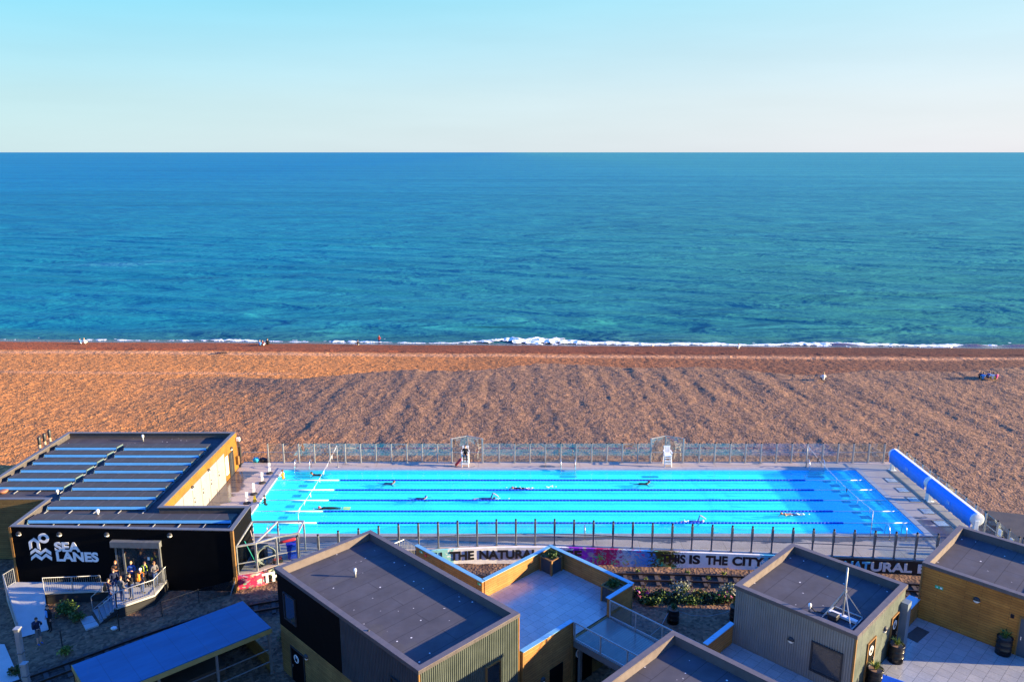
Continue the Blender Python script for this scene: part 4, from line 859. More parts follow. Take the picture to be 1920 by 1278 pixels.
# ------------------------------------------------------------------ ramp, landing, stairs, railings
LZ = -.40; GZ = -1.2
def L2(zx, zy, z): return P(zx / 5.155, 1030 + zy / 5.155, z)
TL, TR = L2(50, 385, LZ), L2(430, 415, LZ); c1 = L2(170, 285, LZ); c1.y = 47.15; st_l, st_r = L2(1130, 390, LZ), L2(1130, 560, LZ); ea, eb = L2(1495, 435, LZ), L2(1645, 265, LZ); sl_ = L2(1000, 392, LZ)
b = B(); b.prism([(c1.x, 47.15), (TL.x, TL.y), (TR.x, TR.y), (sl_.x, sl_.y), (st_l.x, st_l.y), (st_r.x, st_r.y), (ea.x, ea.y), (eb.x, eb.y), (eb.x, 47.15)], LZ - .12, LZ)
rl, rr_ = L2(190, 850, GZ + .04), L2(475, 770, GZ + .04)
b.face([TL, rl, rr_, TR]); b.face([TL - Vector((0, 0, .2)), TL, TR, TR - Vector((0, 0, .2))])
b.face([TL, TL - Vector((0, 0, .9)), rl - Vector((0, 0, .2)), rl]); b.face([TR, rr_, rr_ - Vector((0, 0, .2)), TR - Vector((0, 0, .9))])
b.build('path', CONC, kind='structure')
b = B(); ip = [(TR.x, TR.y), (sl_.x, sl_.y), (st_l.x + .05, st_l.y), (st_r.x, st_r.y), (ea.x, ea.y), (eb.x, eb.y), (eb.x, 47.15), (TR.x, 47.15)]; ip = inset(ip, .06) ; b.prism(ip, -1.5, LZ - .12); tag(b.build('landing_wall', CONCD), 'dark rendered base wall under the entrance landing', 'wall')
s0, s1 = L2(900, 600, GZ), L2(970, 715, GZ)
stt = thing('entrance_stairs', 'short flight of grey metal steps up to the entrance landing', 'stairs', (st_l + s0) / 2); TREAD = plain('checker_tread', (.30, .32, .33), .5, .4, .5, .2, 9)
mid = (st_l + s0) / 2
for k in range(5):
    z = LZ - .16 * k - .04; f0, f1 = k / 5, (k + 1) / 5; a, c, d, e = [st_l.lerp(s0, f0), st_r.lerp(s1, f0), st_r.lerp(s1, f1), st_l.lerp(s0, f1)]
    b = B(); b.prism([(q.x - mid.x, q.y - mid.y) for q in (a, c, d, e)], z - .05 - mid.z, z - mid.z); b.build('tread', TREAD, stt)
for A_, C_ in ((st_l, s0), (st_r, s1)): b = B(); b.bar(Vector((A_.x, A_.y, LZ - .2)) - mid, Vector((C_.x, C_.y, GZ - .1)) - mid, .05, .22); b.build('stringer', DARK, stt)
def railing(pts, h, lab, gap=.13, cat='railing'):
    pts = [Vector(p) for p in pts]; t = thing('railing', lab, cat, pts[0]); o = pts[0]; up = Vector((0, 0, 1))
    b = B(); b.tube([p - o + up * h for p in pts], .03, 8); b.build('handrail', GALV, t, True)
    b = B(); [b.bar(p - o + up * .10, q - o + up * .10, .03, .03) for p, q in zip(pts, pts[1:])]; b.build('bottom_rail', GALV, t)
    b = B()
    for p, q in zip(pts, pts[1:]):
        n = max(1, int((q - p).length / gap))
        for k in range(1, n): x = p.lerp(q, k / n) - o; b.bar(x + up * .10, x + up * (h - .02), .014)
    b.build('balusters', GALV, t)
    for p, q in zip(pts, pts[1:] + [pts[-1]]):
        n = max(1, round((q - p).length / 1.6)) if q is not p else 1
        for k in range(n): x = p.lerp(q, k / n) - o; b = B(); b.bar(x, x + up * h, .045); b.build('post', GALV, t)
    return t
railing([(c1.x + .15, 47.0, LZ), TL, rl], 1.05, 'grey barred railing on the outer side of the concrete ramp')
railing([rr_, TR, TR.lerp(sl_, .97)], 1.05, 'grey barred railing on the inner side of the ramp and the landing edge')
railing([st_r, ea, eb, (eb.x, 46.9, LZ)], 1.05, 'grey barred railing on the near side of the crowded landing')
railing([s0 + Vector((0, 0, .05)), st_l], 1.0, 'sloping handrail on the far side of the metal steps', 3)
railing([s1 + Vector((0, 0, .05)), st_r], 1.0, 'sloping handrail on the near side of the metal steps', 3)
q = [L2(770, 670, GZ), L2(890, 645, GZ), L2(955, 735, GZ), L2(830, 780, GZ)]; b = B(); b.prism([(p.x, p.y) for p in q], -1.4, -1.12); b.build('step_slab', CONC, kind='structure')
q = [L2(-120, 925, GZ), L2(45, 925, GZ), L2(215, 1320, GZ), L2(-120, 1320, GZ)]; b = B(); b.prism([(p.x, p.y) for p in q], -1.4, -1.10); b.build('concrete_path', CONC, kind='structure')
# wire fence along the track and the tall galvanised posts
wf = thing('wire_fence', 'low wire mesh fence between the landing and the railway track', 'fence', (-22, 43, -1.2)); wp = [(-26.3, 41.2), (-23.75, 42.85), (-21.75, 44.25), (-20.0, 45.7), (-18.2, 46.75)]
for x, y in wp: b = B(); b.bar((x + 22, y - 43, -.1), (x + 22, y - 43, 1.15), .05); b.build('post', DARK, wf)
b = B(); b.bar((3.6, 3.5, -.1), (4.0, 3.7, 1.1), .06); b.build('brace', GALV, wf)
b = B()
for z_ in (.15, .6, 1.1): [b.tube([(a[0] + 22, a[1] - 43, z_), (c[0] + 22, c[1] - 43, z_)], .008, 4) for a, c in zip(wp, wp[1:])]
a, c = Vector((wp[3][0] + 22, wp[3][1] - 43, 0)), Vector((wp[4][0] + 22, wp[4][1] - 43, 0))
for k in range(30):
    p = a.lerp(c, k / 30); q = a.lerp(c, min(1, k / 30 + .5)); b.tube([p + Vector((0, 0, .1)), q + Vector((0, 0, 1.1))], .006, 3, False); b.tube([p + Vector((0, 0, 1.1)), q + Vector((0, 0, .1))], .006, 3, False)
b.build('mesh_wires', DARK, wf)
b = B(); b.box(-18.12, -17.98, 46.75, 46.9, -1.3, .1); tag(b.build('timber_post', TIMB), 'short orange timber post at the foot of the black building corner', 'post')
for x, y, z, lab in ((-26.65, 38.15, 2.05, 'tall square galvanised post at the lower left by the track'), (-26.05, 37.4, .45, 'short square galvanised post beside the taller one')):
    t = thing('square_post', lab, 'post', (x, y, -1.25)); b = B(); h = z + 1.25; b.bbox(-.13, .13, -.13, .13, 0, h, .02); b.build('shaft', GALV, t); b = B(); b.bbox(-.17, .17, -.17, .17, h - .02, h + .06, .02); b.build('cap', GALV, t)
    for k in (.55, .3): b = B(); b.bbox(-.15, .15, -.15, .15, h * k, h * k + .08, .01); b.build('clamp', POST, t)

# ------------------------------------------------------------------ railway track
tk = thing('railway_track', 'narrow gauge railway track with dark rails and sleepers curving past the kiosks', 'railway track', (0, 0, 0))
def off(pts, d):
    out = []
    for i, p in enumerate(pts): t_ = (pts[min(i + 1, len(pts) - 1)] - pts[max(i - 1, 0)]).normalized(); out.append(p + Vector((-t_.y, t_.x, 0)) * d)
    return out
RAILM = plain('rusty_rail', (.045, .03, .025), .5, .5); SLP = plain('creosoted_sleeper', (.062, .05, .045), .85, 0, .3, .35, 2.5, .4)
def tz(x, y): return -1.0 - .22 * float(1 - sstep(np.array(x), -26, -18))
sp = spaced(path, 1.05)
for k, p in enumerate(sp):
    if k % 1 == 0:
        i = min(range(len(path)), key=lambda j: (path[j] - p).length); d = (path[min(i + 1, len(path) - 1)] - path[max(i - 1, 0)]).normalized(); nn = Vector((-d.y, d.x, 0)); z = tz(p.x, p.y)
        b = B(); b.bar(p + nn * -.85 + Vector((0, 0, z + .06)), p + nn * .85 + Vector((0, 0, z + .06)), .24, .12); b.build('sleeper', SLP, tk)
for d in (-.42, .42):
    o = off(path, d); b = B()
    for p, q in zip(o, o[1:]): b.bar(p + Vector((0, 0, tz(p.x, p.y) + .17)), q + Vector((0, 0, tz(q.x, q.y) + .17)), .075, .13)
    b.build('rail', RAILM, tk)

# ------------------------------------------------------------------ kiosks on the 45 degree grid
G0, F1, RT = -1.1, 1.9, 5.25
class K:
    """one kiosk: local x runs along u, local y along v, origin at its ground centre"""
    def __init__(s, name, label, u0, u1, v0, v1, cat='kiosk'):
        s.u0, s.u1, s.v0, s.v1 = u0, u1, v0, v1; s.c = ((u0 + u1) / 2, (v0 + v1) / 2); s.hx, s.hy = (u1 - u0) / 2, (v1 - v0) / 2
        s.t = thing(name, label, cat, UV(*s.c, G0), R(45))
    def put(s, b, nm, ma, par=None, smooth=False): return b.build(nm, ma, par or s.t, smooth)
    def z(s, v): return v - G0
def face_box(k, side, a, e, z0, z1, d0, d1):
    """box on a face: side 'sw' (-x) or 'se' (-y); a..e run along the face in local units; d = distance outwards"""
    b = B(); z0, z1 = k.z(z0), k.z(z1)
    if side == 'sw': b.box(-k.hx - d1, -k.hx - d0, a, e, z0, z1)
    elif side == 'se': b.box(a, e, -k.hy - d1, -k.hy - d0, z0, z1)
    elif side == 'ne': b.box(k.hx + d0, k.hx + d1, a, e, z0, z1)
    else: b.box(a, e, k.hy + d0, k.hy + d1, z0, z1)
    return b
def kroof(k, zt=RT, mat=ROOF, dep=.46):
    b = B(); b.box(-k.hx, k.hx, -k.hy, k.hy, 0, k.z(zt - dep)); k.put(b, 'roof_deck', mat)
    poly = [(-k.hx, -k.hy), (k.hx, -k.hy), (k.hx, k.hy), (-k.hx, k.hy)]
    b = B(); parapet(b, poly, .20, k.z(zt - dep) - .02, k.z(zt - .04)); k.put(b, 'parapet', plain('pale_upstand', (.115, .095, .092), .6))
    b = B(); parapet(b, inset(poly, -.10), .30, k.z(zt - .05), k.z(zt)); b2 = B(); parapet(b2, inset(poly, -.105), .03, k.z(zt - .20), k.z(zt - .052)); k.put(b, 'coping', plain('grey_brown_coping', (.115, .10, .105), .55, .1)); k.put(b2, 'fascia', TRIM)
def wallface(k, side, z0, z1, kind, a=None, e=None, mat=None):
    """clad one face between heights with 'corr', 'flat' or wood"""
    h = k.hy if side in ('sw', 'ne') else k.hx; a = -h if a is None else a; e = h if e is None else e
    if kind == 'corr':
        b = B(); Z0, Z1 = k.z(z0), k.z(z1)
        if side == 'sw': b.corr((-k.hx - .03, a), (-k.hx - .03, e), Z0, Z1, (-1, 0))
        elif side == 'se': b.corr((a, -k.hy - .03), (e, -k.hy - .03), Z0, Z1, (0, -1))
        elif side == 'ne': b.corr((k.hx + .03, a), (k.hx + .03, e), Z0, Z1, (1, 0))
        else: b.corr((a, k.hy + .03), (e, k.hy + .03), Z0, Z1, (0, 1))
        k.put(b, 'corrugated_wall', mat)
    else: k.put(face_box(k, side, a, e, z0, z1, .005, .05), 'timber_wall' if kind == 'wood' else 'clad_wall', mat)
def window(k, side, a, e, z0, z1, d=.07, tim=False):
    o = k.put(face_box(k, side, a, e, z0, z1, d - .02, d + .02), 'window', WINDOW); fr = TIMB if tim else DARK; w = .07
    for (a_, e_, p, q) in ((a - w, a, z0 - w, z1 + w), (e, e + w, z0 - w, z1 + w), (a, e, z0 - w, z0), (a, e, z1, z1 + w)): k.put(face_box(k, side, a_, e_, p, q, .02, d + .07), 'frame', fr, o)
def disc(k, side, a, z, r, d, mat=WHITE, par=None):
    b = B(); n = 20
    def pt(x, zz, dd): return (-k.hx - dd, x, k.z(zz)) if side == 'sw' else (x, -k.hy - dd, k.z(zz))
    v = [pt(a + r * math.cos(2 * math.pi * i / n), z + r * math.sin(2 * math.pi * i / n), dd) for dd in (d, d + .015) for i in range(n)]
    b.mesh(v, [tuple(range(n)), tuple(range(n, 2 * n))] + [(i, (i + 1) % n, n + (i + 1) % n, n + i) for i in range(n)]); o = k.put(b, 'round_sign', mat, par)
    b = B(); q = r * .45
    for dx, dz in ((-.4, .2), (.3, .35), (0, -.3), (.35, -.2), (-.3, -.3)): 
        x_, z_ = a + dx * r, z + dz * r; b.mesh([pt(x_ - .05, z_ - .09, d + .02), pt(x_ + .05, z_ - .09, d + .02), pt(x_ + .05, z_ + .09, d + .02), pt(x_ - .05, z_ + .09, d + .02)], [(0, 1, 2, 3)])
    b.build('sign_mark', INK, o)
def door(k, side, a, e, z0, sign=True, mat=None, d=.06, sg_at=None):
    o = k.put(face_box(k, side, a, e, z0 + .02, z0 + 2.12, d - .03, d + .02), 'door', mat or BLACK)
    for (a_, e_, p, q) in ((a - .07, a, z0 + .02, z0 + 2.19), (e, e + .07, z0 + .02, z0 + 2.19), (a, e, z0 + 2.12, z0 + 2.19)): k.put(face_box(k, side, a_, e_, p, q, .02, d + .05), 'frame', DARK if mat is None else TIMB, o)
    k.put(face_box(k, side, e - .14, e - .10, z0 + .95, z0 + 1.15, d + .02, d + .08), 'handle', CHROME, o)
    if sign: disc(k, side, sg_at if sg_at is not None else (a + e) / 2, z0 + 1.62, .24, d + .024, WHITE, o)
def klamp(k, side, a, z):
    nrm = {'sw': (-1, 0, 0), 'se': (0, -1, 0)}[side]; loc = (-k.hx - .06, a, k.z(z)) if side == 'sw' else (a, -k.hy - .06, k.z(z))
    wlamp(k.t, loc, nrm, lambda b, nm, ma, par, sm: b.build(nm, ma, par, sm))
def trim(k, sx_, sy_, mat=TIMB):
    b = B(); w = .07; x, y = sx_ * k.hx, sy_ * k.hy; b.box(x + sx_ * .02 - (w if sx_ > 0 else 0) , x + sx_ * .02 + (0 if sx_ > 0 else w), y - .085 * (sy_ < 0) - .0 * 1, y + .085 * (sy_ > 0) + .0, 0, k.z(RT - .21))
    b.v = [(vx + sx_ * .065, vy, vz) for vx, vy, vz in b.v]; k.put(b, 'corner_trim', mat)
def exitsign(k, side, a, z, mat=GREENS):
    o = k.put(face_box(k, side, a - .20, a + .20, z - .08, z + .08, .052, .07), 'exit_sign', mat)
    k.put(face_box(k, side, a - .16, a - .05, z - .05, z + .05, .07, .073), 'sign_mark', WHITE, o); k.put(face_box(k, side, a + .05, a + .13, z - .03, z + .03, .07, .073), 'sign_mark', WHITE, o)

# kiosk with black upper wall
A = K('black_kiosk', 'long two storey kiosk, black and slate sheet over timber, with a flat grey roof', 18.55, 24.6, 24.25, 36.45)
kroof(A); h = A.hy
wallface(A, 'sw', F1, RT - .2, 'flat', .05, h, BLACK); wallface(A, 'sw', F1, RT - .2, 'corr', -h, .0, CORRB); wallface(A, 'sw', G0, F1 - .01, 'wood', None, None, WOODD)
wallface(A, 'se', G0, RT - .2, 'corr', None, None, CORRG); wallface(A, 'ne', F1, RT - .2, 'corr', None, None, plain('pale_corrugated_sheet', (.30, .30, .29), .5, .2)); wallface(A, 'nw', G0, RT - .2, 'flat', None, None, BLACK)
window(A, 'sw', 4.3, 5.35, 2.65, 4.1, .07); door(A, 'sw', 3.75, 5.0, G0, True, None, .06, 4.5); klamp(A, 'sw', 3.45, 1.15)
k_ = P(415 / 3.84 + 500, 1, 0)
window(A, 'sw', -5.3, -4.2, 2.0, 3.9, .08); window(A, 'se', .9, 1.75, 1.2, 3.35, .08, True)
trim(A, -1, -1); trim(A, 1, -1)
pipe(-8.42, 38.74, RT - .46, .5, .05, 'white capped roof pipe casting a long shadow on the black kiosk roof')
b = B(); b.lathe([(.07, 0), (.05, .03), (.03, .05)], n=10); q = P(691, 1181.5, RT); o = b.build('roof_bolt', DARK); o.location = q; tag(o, 'small dark bolt head on the near edge of the black kiosk roof', 'bolt')

# timber terrace between the kiosks
T = K('timber_terrace', 'raised paved terrace with timber parapets and pale blue metal copings', 24.68, 34.0, 24.15, 36.5, 'terrace')
def tb(u0, u1, v0, v1, z0, z1, nm, ma, par=None):
    b = B(); b.box(u0 - T.c[0], u1 - T.c[0], v0 - T.c[1], v1 - T.c[1], T.z(z0), T.z(z1)); return T.put(b, nm, ma, par)
tb(24.75, 28.0, 24.35, 36.4, F1 - .3, F1 - .01, 'floor_slab', DARK); tb(28.0, 33.85, 24.35, 30.5, F1 - .3, F1 - .012, 'floor_slab', DARK)
b = B(); b.prism([(u - T.c[0], v - T.c[1]) for u, v in ((24.76, 24.36), (33.84, 24.36), (33.84, 30.48), (27.98, 30.48), (27.98, 37.7), (24.76, 37.7))], T.z(F1 - .008), T.z(F1)); T.put(b, 'paved_floor', PAVET)
PT = 3.04
def par_wall(u0, u1, v0, v1, low=G0):
    tb(u0, u1, v0, v1, low, PT - .04, 'timber_parapet', WOOD)
    tb(u0 - .06, u1 + .06, v0 - .06, v1 + .06, PT - .04, PT, 'coping', CAPZ)
par_wall(27.98, 28.13, 30.42, 36.5, .6)          # along the passage
par_wall(28.2, 33.78, 30.42, 30.57, .6)          # north west side
par_wall(33.85, 34.0, 24.22, 30.57, .6)          # sea side
par_wall(31.75, 33.78, 24.15, 24.3)              # short piece by the bridge
par_wall(24.95, 28.62, 24.15, 24.3)              # piece beside the black kiosk
tb(24.9, 33.98, 24.18, 24.32, G0, F1 - .02, 'timber_wall', WOODD); tb(28.0, 28.1, 30.4, 36.4, G0, F1 - .3, 'timber_wall', WOODD); tb(28.1, 33.9, 30.4, 30.5, G0, F1 - .3, 'timber_wall', WOODD); tb(33.86, 33.96, 24.4, 30.4, G0, F1 - .3, 'timber_wall', WOODD)
for u, z0, z1 in ((24.9, G0, PT - .05), (28.66, G0, PT - .05)): tb(u - .04, u + .04, 24.10, 24.34, z0, z1, 'corner_trim', TIMB)
# openings of the lower storey under the bridge
o = tb(29.0, 30.3, 24.09, 24.17, G0 + .02, G0 + 2.3, 'door', BLACK); tb(26.9, 27.9, 24.11, 24.17, G0 + .02, G0 + 2.1, 'door', BLACK)
KT = K.__new__(K); KT.__dict__.update(T.__dict__); disc(KT, 'se', 29.15 - T.c[0], .95, .26, .07, WHITE); klamp(KT, 'se', 26.3 - T.c[0], .75)
for (u, v, sd_) in ((28.0, 30.75, 1), (28.0, 36.1, 1)):
    o = tb(27.96, 27.979, v - .28, v + .02, 2.72, 2.86, 'exit_sign', GREENS); tb(27.95, 27.961, v - .22, v - .14, 2.75, 2.83, 'sign_mark', WHITE, o)
o = tb(27.95, 27.979, 35.45, 35.6, 2.65, 2.8, 'alarm_box', RED)
tb(32.9, 33.05, 30.40, 30.42, 2.25, 2.45, 'socket_box', DARK)
tb(24.76, 28.0, 36.5, 37.75, F1 - .25, F1 - .01, 'floor_slab', DARK)
b = B()
for u, v0_, v1_ in ((28.02, 36.6, 37.72),): b.tube([(u - T.c[0], v0_ - T.c[1], T.z(2.95)), (u - T.c[0], v1_ - T.c[1], T.z(3.0))], .03, 8)
b.tube([(26.0 - T.c[0], 37.72 - T.c[1], T.z(2.6)), (27.2 - T.c[0], 37.72 - T.c[1], T.z(3.0)), (28.02 - T.c[0], 37.72 - T.c[1], T.z(3.0))], .03, 8)
for k in range(9): b.bar((28.02 - T.c[0], 36.6 + .14 * k - T.c[1], T.z(1.95)), (28.02 - T.c[0], 36.6 + .14 * k - T.c[1], T.z(2.95)), .015)
for k in range(7): b.bar((27.2 + .136 * k - T.c[0], 37.72 - T.c[1], T.z(1.95)), (27.2 + .136 * k - T.c[0], 37.72 - T.c[1], T.z(3.0)), .015)
T.put(b, 'stair_railing', GALV)
b = B()
for k in range(9): b.box(27.1 - T.c[0] - .28 * (k + 1), 27.1 - T.c[0] - .28 * k, 37.8 - T.c[1], 38.9 - T.c[1], T.z(F1 - .2 - .3 * k) - .05, T.z(F1 - .2 - .3 * k))
T.put(b, 'stair_treads', TREAD)

# bridge with glass balustrades
br = thing('footbridge', 'short first floor bridge with glass balustrades joining the terrace to the next deck', 'bridge', UV(30.2, 21.1, F1), R(45))
def bb(u0, u1, v0, v1, z0, z1, nm, ma, par=None): b = B(); b.box(u0 - 30.2, u1 - 30.2, v0 - 21.1, v1 - 21.1, z0 - F1, z1 - F1); return b.build(nm, ma, par or br)
bb(28.78, 31.65, 18.0, 24.14, F1 - .06, F1 + .0, 'decking', DECKB)
for u in (28.72, 31.71):
    bb(u - .05, u + .05, 18.05, 24.08, F1 - .36, F1 + .02, 'edge_beam', POST); bb(u - .03, u + .03, 18.05, 24.06, F1 + 1.04, F1 + 1.10, 'handrail', GALV); bb(u - .025, u + .025, 18.05, 24.06, F1 + .08, F1 + .13, 'bottom_rail', GALV)
    vs = [24.04, 22.3, 20.6, 18.9]
    for v in vs: bb(u - .035, u + .035, v - .035, v + .035, F1 + .021, F1 + 1.04, 'post', GALV)
    for v, w in zip(vs, vs[1:] + [18.05]): bb(u - .006, u + .006, w + .08, v - .08, F1 + .16, F1 + 1.0, 'glass_panel', GLASS)
for u in (28.9, 31.5): bb(u - .08, u + .08, 23.7, 23.86, G0, F1 - .36, 'column', POST)

# further kiosks and the paved decks around them
C = K('grey_kiosk', 'square grey corrugated kiosk with a roof mast, standing on the paved deck', 34.5, 40.7, 11.9, 18.05)
kroof(C, dep=.44); wallface(C, 'sw', G0, RT - .2, 'corr', None, None, CORR); wallface(C, 'se', F1, RT - .2, 'flat', None, None, CORRG); wallface(C, 'nw', G0, RT - .2, 'corr', None, None, CORR); wallface(C, 'ne', G0, RT - .2, 'corr', None, None, CORR)
for x in (-2.4, -.9, .3, 1.5, 2.5): C.put(face_box(C, 'se', x - .012, x + .012, F1, RT - .21, .048, .056), 'panel_joint', POST)
klamp(C, 'sw', -.05, 3.55); window(C, 'sw', -2.55, -1.15, 2.5, 3.95, .07); trim(C, -1, -1)
door(C, 'se', -1.6, -.75, F1, True, BLACK, .07); door(C, 'se', 1.45, 2.3, F1, True, BLACK, .07); klamp(C, 'se', .55, 3.85)
C.put(face_box(C, 'se', 2.55, 3.05, F1, RT - .75, .06, .42), 'side_screen', plain('steel_blue_panel', (.16, .2, .24), .45, .2))
D_ = K('dark_roofed_kiosk', 'flat roofed kiosk in front of the bridge, only its roof and coping seen', 22.55, 28.65, 5.9, 18.02); kroof(D_, dep=.46); wallface(D_, 'ne', F1, RT - .2, 'corr', None, None, CORR); wallface(D_, 'sw', G0, RT - .2, 'flat', None, None, BLACK); wallface(D_, 'nw', G0, RT - .2, 'corr', None, None, CORRB)
Bk = K('timber_kiosk', 'timber clad kiosk with a flat grey roof beside the paved deck on the right', 43.85, 49.95, 5.75, 12.0)
kroof(Bk); wallface(Bk, 'sw', F1 - .3, RT - .2, 'wood', None, None, WOODB); wallface(Bk, 'nw', G0, RT - .2, 'wood', None, None, WOOD); wallface(Bk, 'se', G0, RT - .2, 'corr', None, None, CORR)
klamp(Bk, 'sw', .42, 4.15); exitsign(Bk, 'sw', 2.25, 4.1); disc(Bk, 'sw', -1.25, 3.95, .09, .05, plain('alarm_red', (.25, .01, .02), .5)); door(Bk, 'sw', -2.6, -1.65, F1, False, plain('slate_door', (.05, .065, .085), .4), .06)
trim(Bk, -1, 1, TIMB)
dk = thing('paved_deck', 'raised paved deck of square grey slabs between the kiosks on the right', 'terrace', UV(36, 9, F1 - .4), R(45))
b = B(); b.prism([(u - 36, v - 9) for u, v in ((28.72, 18.05), (34.44, 18.05), (34.44, 11.84), (40.7, 11.84), (40.7, 12.3), (43.8, 12.3), (43.8, -3), (28.72, -3))], 0, .392); b.build('slab_edge', DARK, dk)
b = B(); b.prism([(u - 36, v - 9) for u, v in ((28.73, 18.04), (34.43, 18.04), (34.43, 11.83), (40.7, 11.83), (40.7, 12.29), (43.79, 12.29), (43.79, -3), (28.73, -3))], .392, .4); b.build('paved_floor', PAVE, dk)
def low_wall(name, lab, u0, u1, v0, v1, z0=G0):
    t = thing(name, lab, 'parapet', UV((u0 + u1) / 2, (v0 + v1) / 2, z0), R(45)); a, c = (u1 - u0) / 2, (v1 - v0) / 2
    b = B(); b.box(-a, a, -c, c, 0, PT - .04 - z0); b.build('timber_wall', WOOD, t); b = B(); b.box(-a - .06, a + .06, -c - .06, c + .06, PT - .04 - z0, PT - z0); b.build('coping', CAPZ, t)
low_wall('timber_parapet', 'low timber parapet with pale blue coping at the left of the grey kiosk', 31.9, 34.42, 18.06, 18.22)
low_wall('timber_parapet', 'short timber stub wall with pale blue cap between the grey and timber kiosks', 42.5, 43.78, 12.02, 12.5, F1 - .4)
q = UV(41.8, 12.6, F1); railing([UV(40.95, 12.35, F1 - .0), UV(42.4, 12.35, F1 - .0)], 1.0, 'small pale railing in the gap between the grey and timber kiosks', .14)
ct = [P(1720, 1174, F1 + .002), P(1743, 1184, F1 + .002), P(1720, 1204, F1 + .002), P(1696, 1192, F1 + .002)]
b = B(); b.prism([(p.x, p.y) for p in ct], F1 + .002, F1 + .018); tag(b.build('door_mat', plain('brown_mat', (.085, .065, .055), .95, 0, .1, .2, 8)), 'brown door mat on the paved deck by the grey kiosk', 'mat')

# roof mast, vent pipe
q = P(1582, 1160, RT - .42); mt = thing('roof_mast', 'galvanised mast on a square tripod frame on the grey kiosk roof', 'mast', (16.15, 34.75, RT - .43), R(45)); b = B()
s = .72
for a, c in (((-s, -s), (s, -s)), ((s, -s), (s, s)), ((s, s), (-s, s)), ((-s, s), (-s, -s))): b.bar((*a, .04), (*c, .04), .06)
b.build('base_frame', GALV, mt); b = B(); b.tube([(0, 0, .05), (0, 0, 2.75)], .045, 10); b.build('pole', GALV, mt, True)
for a in ((-s, -s), (s, -s), (s, s), (-s, s)): b = B(); b.bar((*a, .05), (0, 0, 1.5), .045); b.build('strut', GALV, mt)
b = B(); b.lathe([(.08, 1.45), (.08, 1.58)], n=10); b.build('collar', GALV, mt); b = B(); b.bbox(-.12, .12, -s, s, .07, .2, .02); b.build('ballast_beam', PALE, mt); b = B(); b.bbox(-.62, -.2, .05, .5, .07, .32, .03); b.build('equipment_box', DARK, mt)
pipe(14.75, 35.35, RT - .44, .48, .05, 'white capped cable pipe beside the mast on the grey kiosk roof')
b = B(); b.tube([(14.75, 35.35, RT - .1), (15.0, 35.3, RT - .36), (15.4, 35.2, RT - .40), (15.8, 35.1, RT - .3)], .03, 7); tag(b.build('cable', RUBBER, None, True), 'black cable sagging from the roof pipe to the mast base', 'cable')

# blue roofed shed
sh = thing('open_shed', 'open fronted timber shed with a sloping bright blue roof beside the track', 'shed', (-15.6, 41.4, -1.2), R(41.5)); LX, LY = 8.95, 3.75
def zr(x, y): return 2.86 + .10 * (-y) / LY * 1.0
b = B(); b.prism([(-LX, -LY), (.0, -LY), (.0, 0), (-LX, 0)], lambda x, y: zr(x, y), lambda x, y: zr(x, y) + .07); b.build('roof', SHEDR, sh)
b = B(); b.box(-LX, -.02, -LY - .03, -LY - .002, 2.72, 2.99); b.box(.002, .03, -LY - .03, .02, 2.70, 2.92); b.box(-LX, .0, .002, .03, 2.66, 2.86); b.box(-LX - .03, -LX - .002, -LY - .03, .02, 2.62, 2.94); b.build('fascia', plain('ochre_fascia', (.26, .22, .08), .6), sh)
b = B(); b.box(-LX, -.1, -.16, -.08, 0, 2.7); b.build('back_wall', BLACK, sh)
for k in range(4): b = B(); x = -.12 - k * 2.9; b.box(x - .06, x + .06, -LY + .04, -LY + .16, 0, 2.8); b.build('post', POST, sh)
for z_ in (.95, 1.7): b = B(); b.bar((-LX, -LY + .1, z_), (-.1, -LY + .1, z_), .05); b.build('rail', POST, sh)
b = B(); b.box(-.1, -.04, -LY + .1, -.1, 0, 1.2); b.build('end_board', WOODD, sh); b = B(); b.box(-LX + .02, -LX + .08, -LY + .1, -.1, 0, 2.7); b.build('end_board', WOODD, sh)
b = B(); b.box(-8, -2, -2.0, -.6, .0, .75); b.build('workbench', plain('dark_timber', (.05, .04, .035), .8), sh)
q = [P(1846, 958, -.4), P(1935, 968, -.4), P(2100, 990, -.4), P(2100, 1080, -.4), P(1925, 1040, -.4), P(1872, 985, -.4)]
b = B(); b.prism([(p.x, p.y) for p in q], -.9, -.30); b.build('dark_slab', plain('dark_slab_grey', (.05, .05, .055), .85, 0, .3, .25, 2, .3), kind='structure')  # flat dark slab laid over the ground at the right edge
# blue board at the bottom edge
t = thing('blue_board', 'bright blue sign board standing on the deck at the bottom edge', 'sign', Vector((18.25, 32.75, F1 - .0)), R(-35)); b = B(); b.mesh([(-.75, 0, .95), (.75, 0, .95), (.75, -.45, 0), (-.75, -.45, 0), (-.75, .03, .95), (.75, .03, .95), (.75, -.42, 0), (-.75, -.42, 0)], [(3, 2, 1, 0), (4, 5, 6, 7), (0, 1, 5, 4), (1, 2, 6, 5), (2, 3, 7, 6), (3, 0, 4, 7)]); b.build('board', plain('blue_sign', (.02, .20, .75), .4), t)
b = B(); b.bar((-.6, .45, 0), (-.6, 0, 1.0), .04); b.bar((.6, .45, 0), (.6, 0, 1.0), .04); b.build('stand', DARK, t)
for u0, lab in ((52.5, 'plain grey kiosk beyond the right edge of the picture'),):
    pass

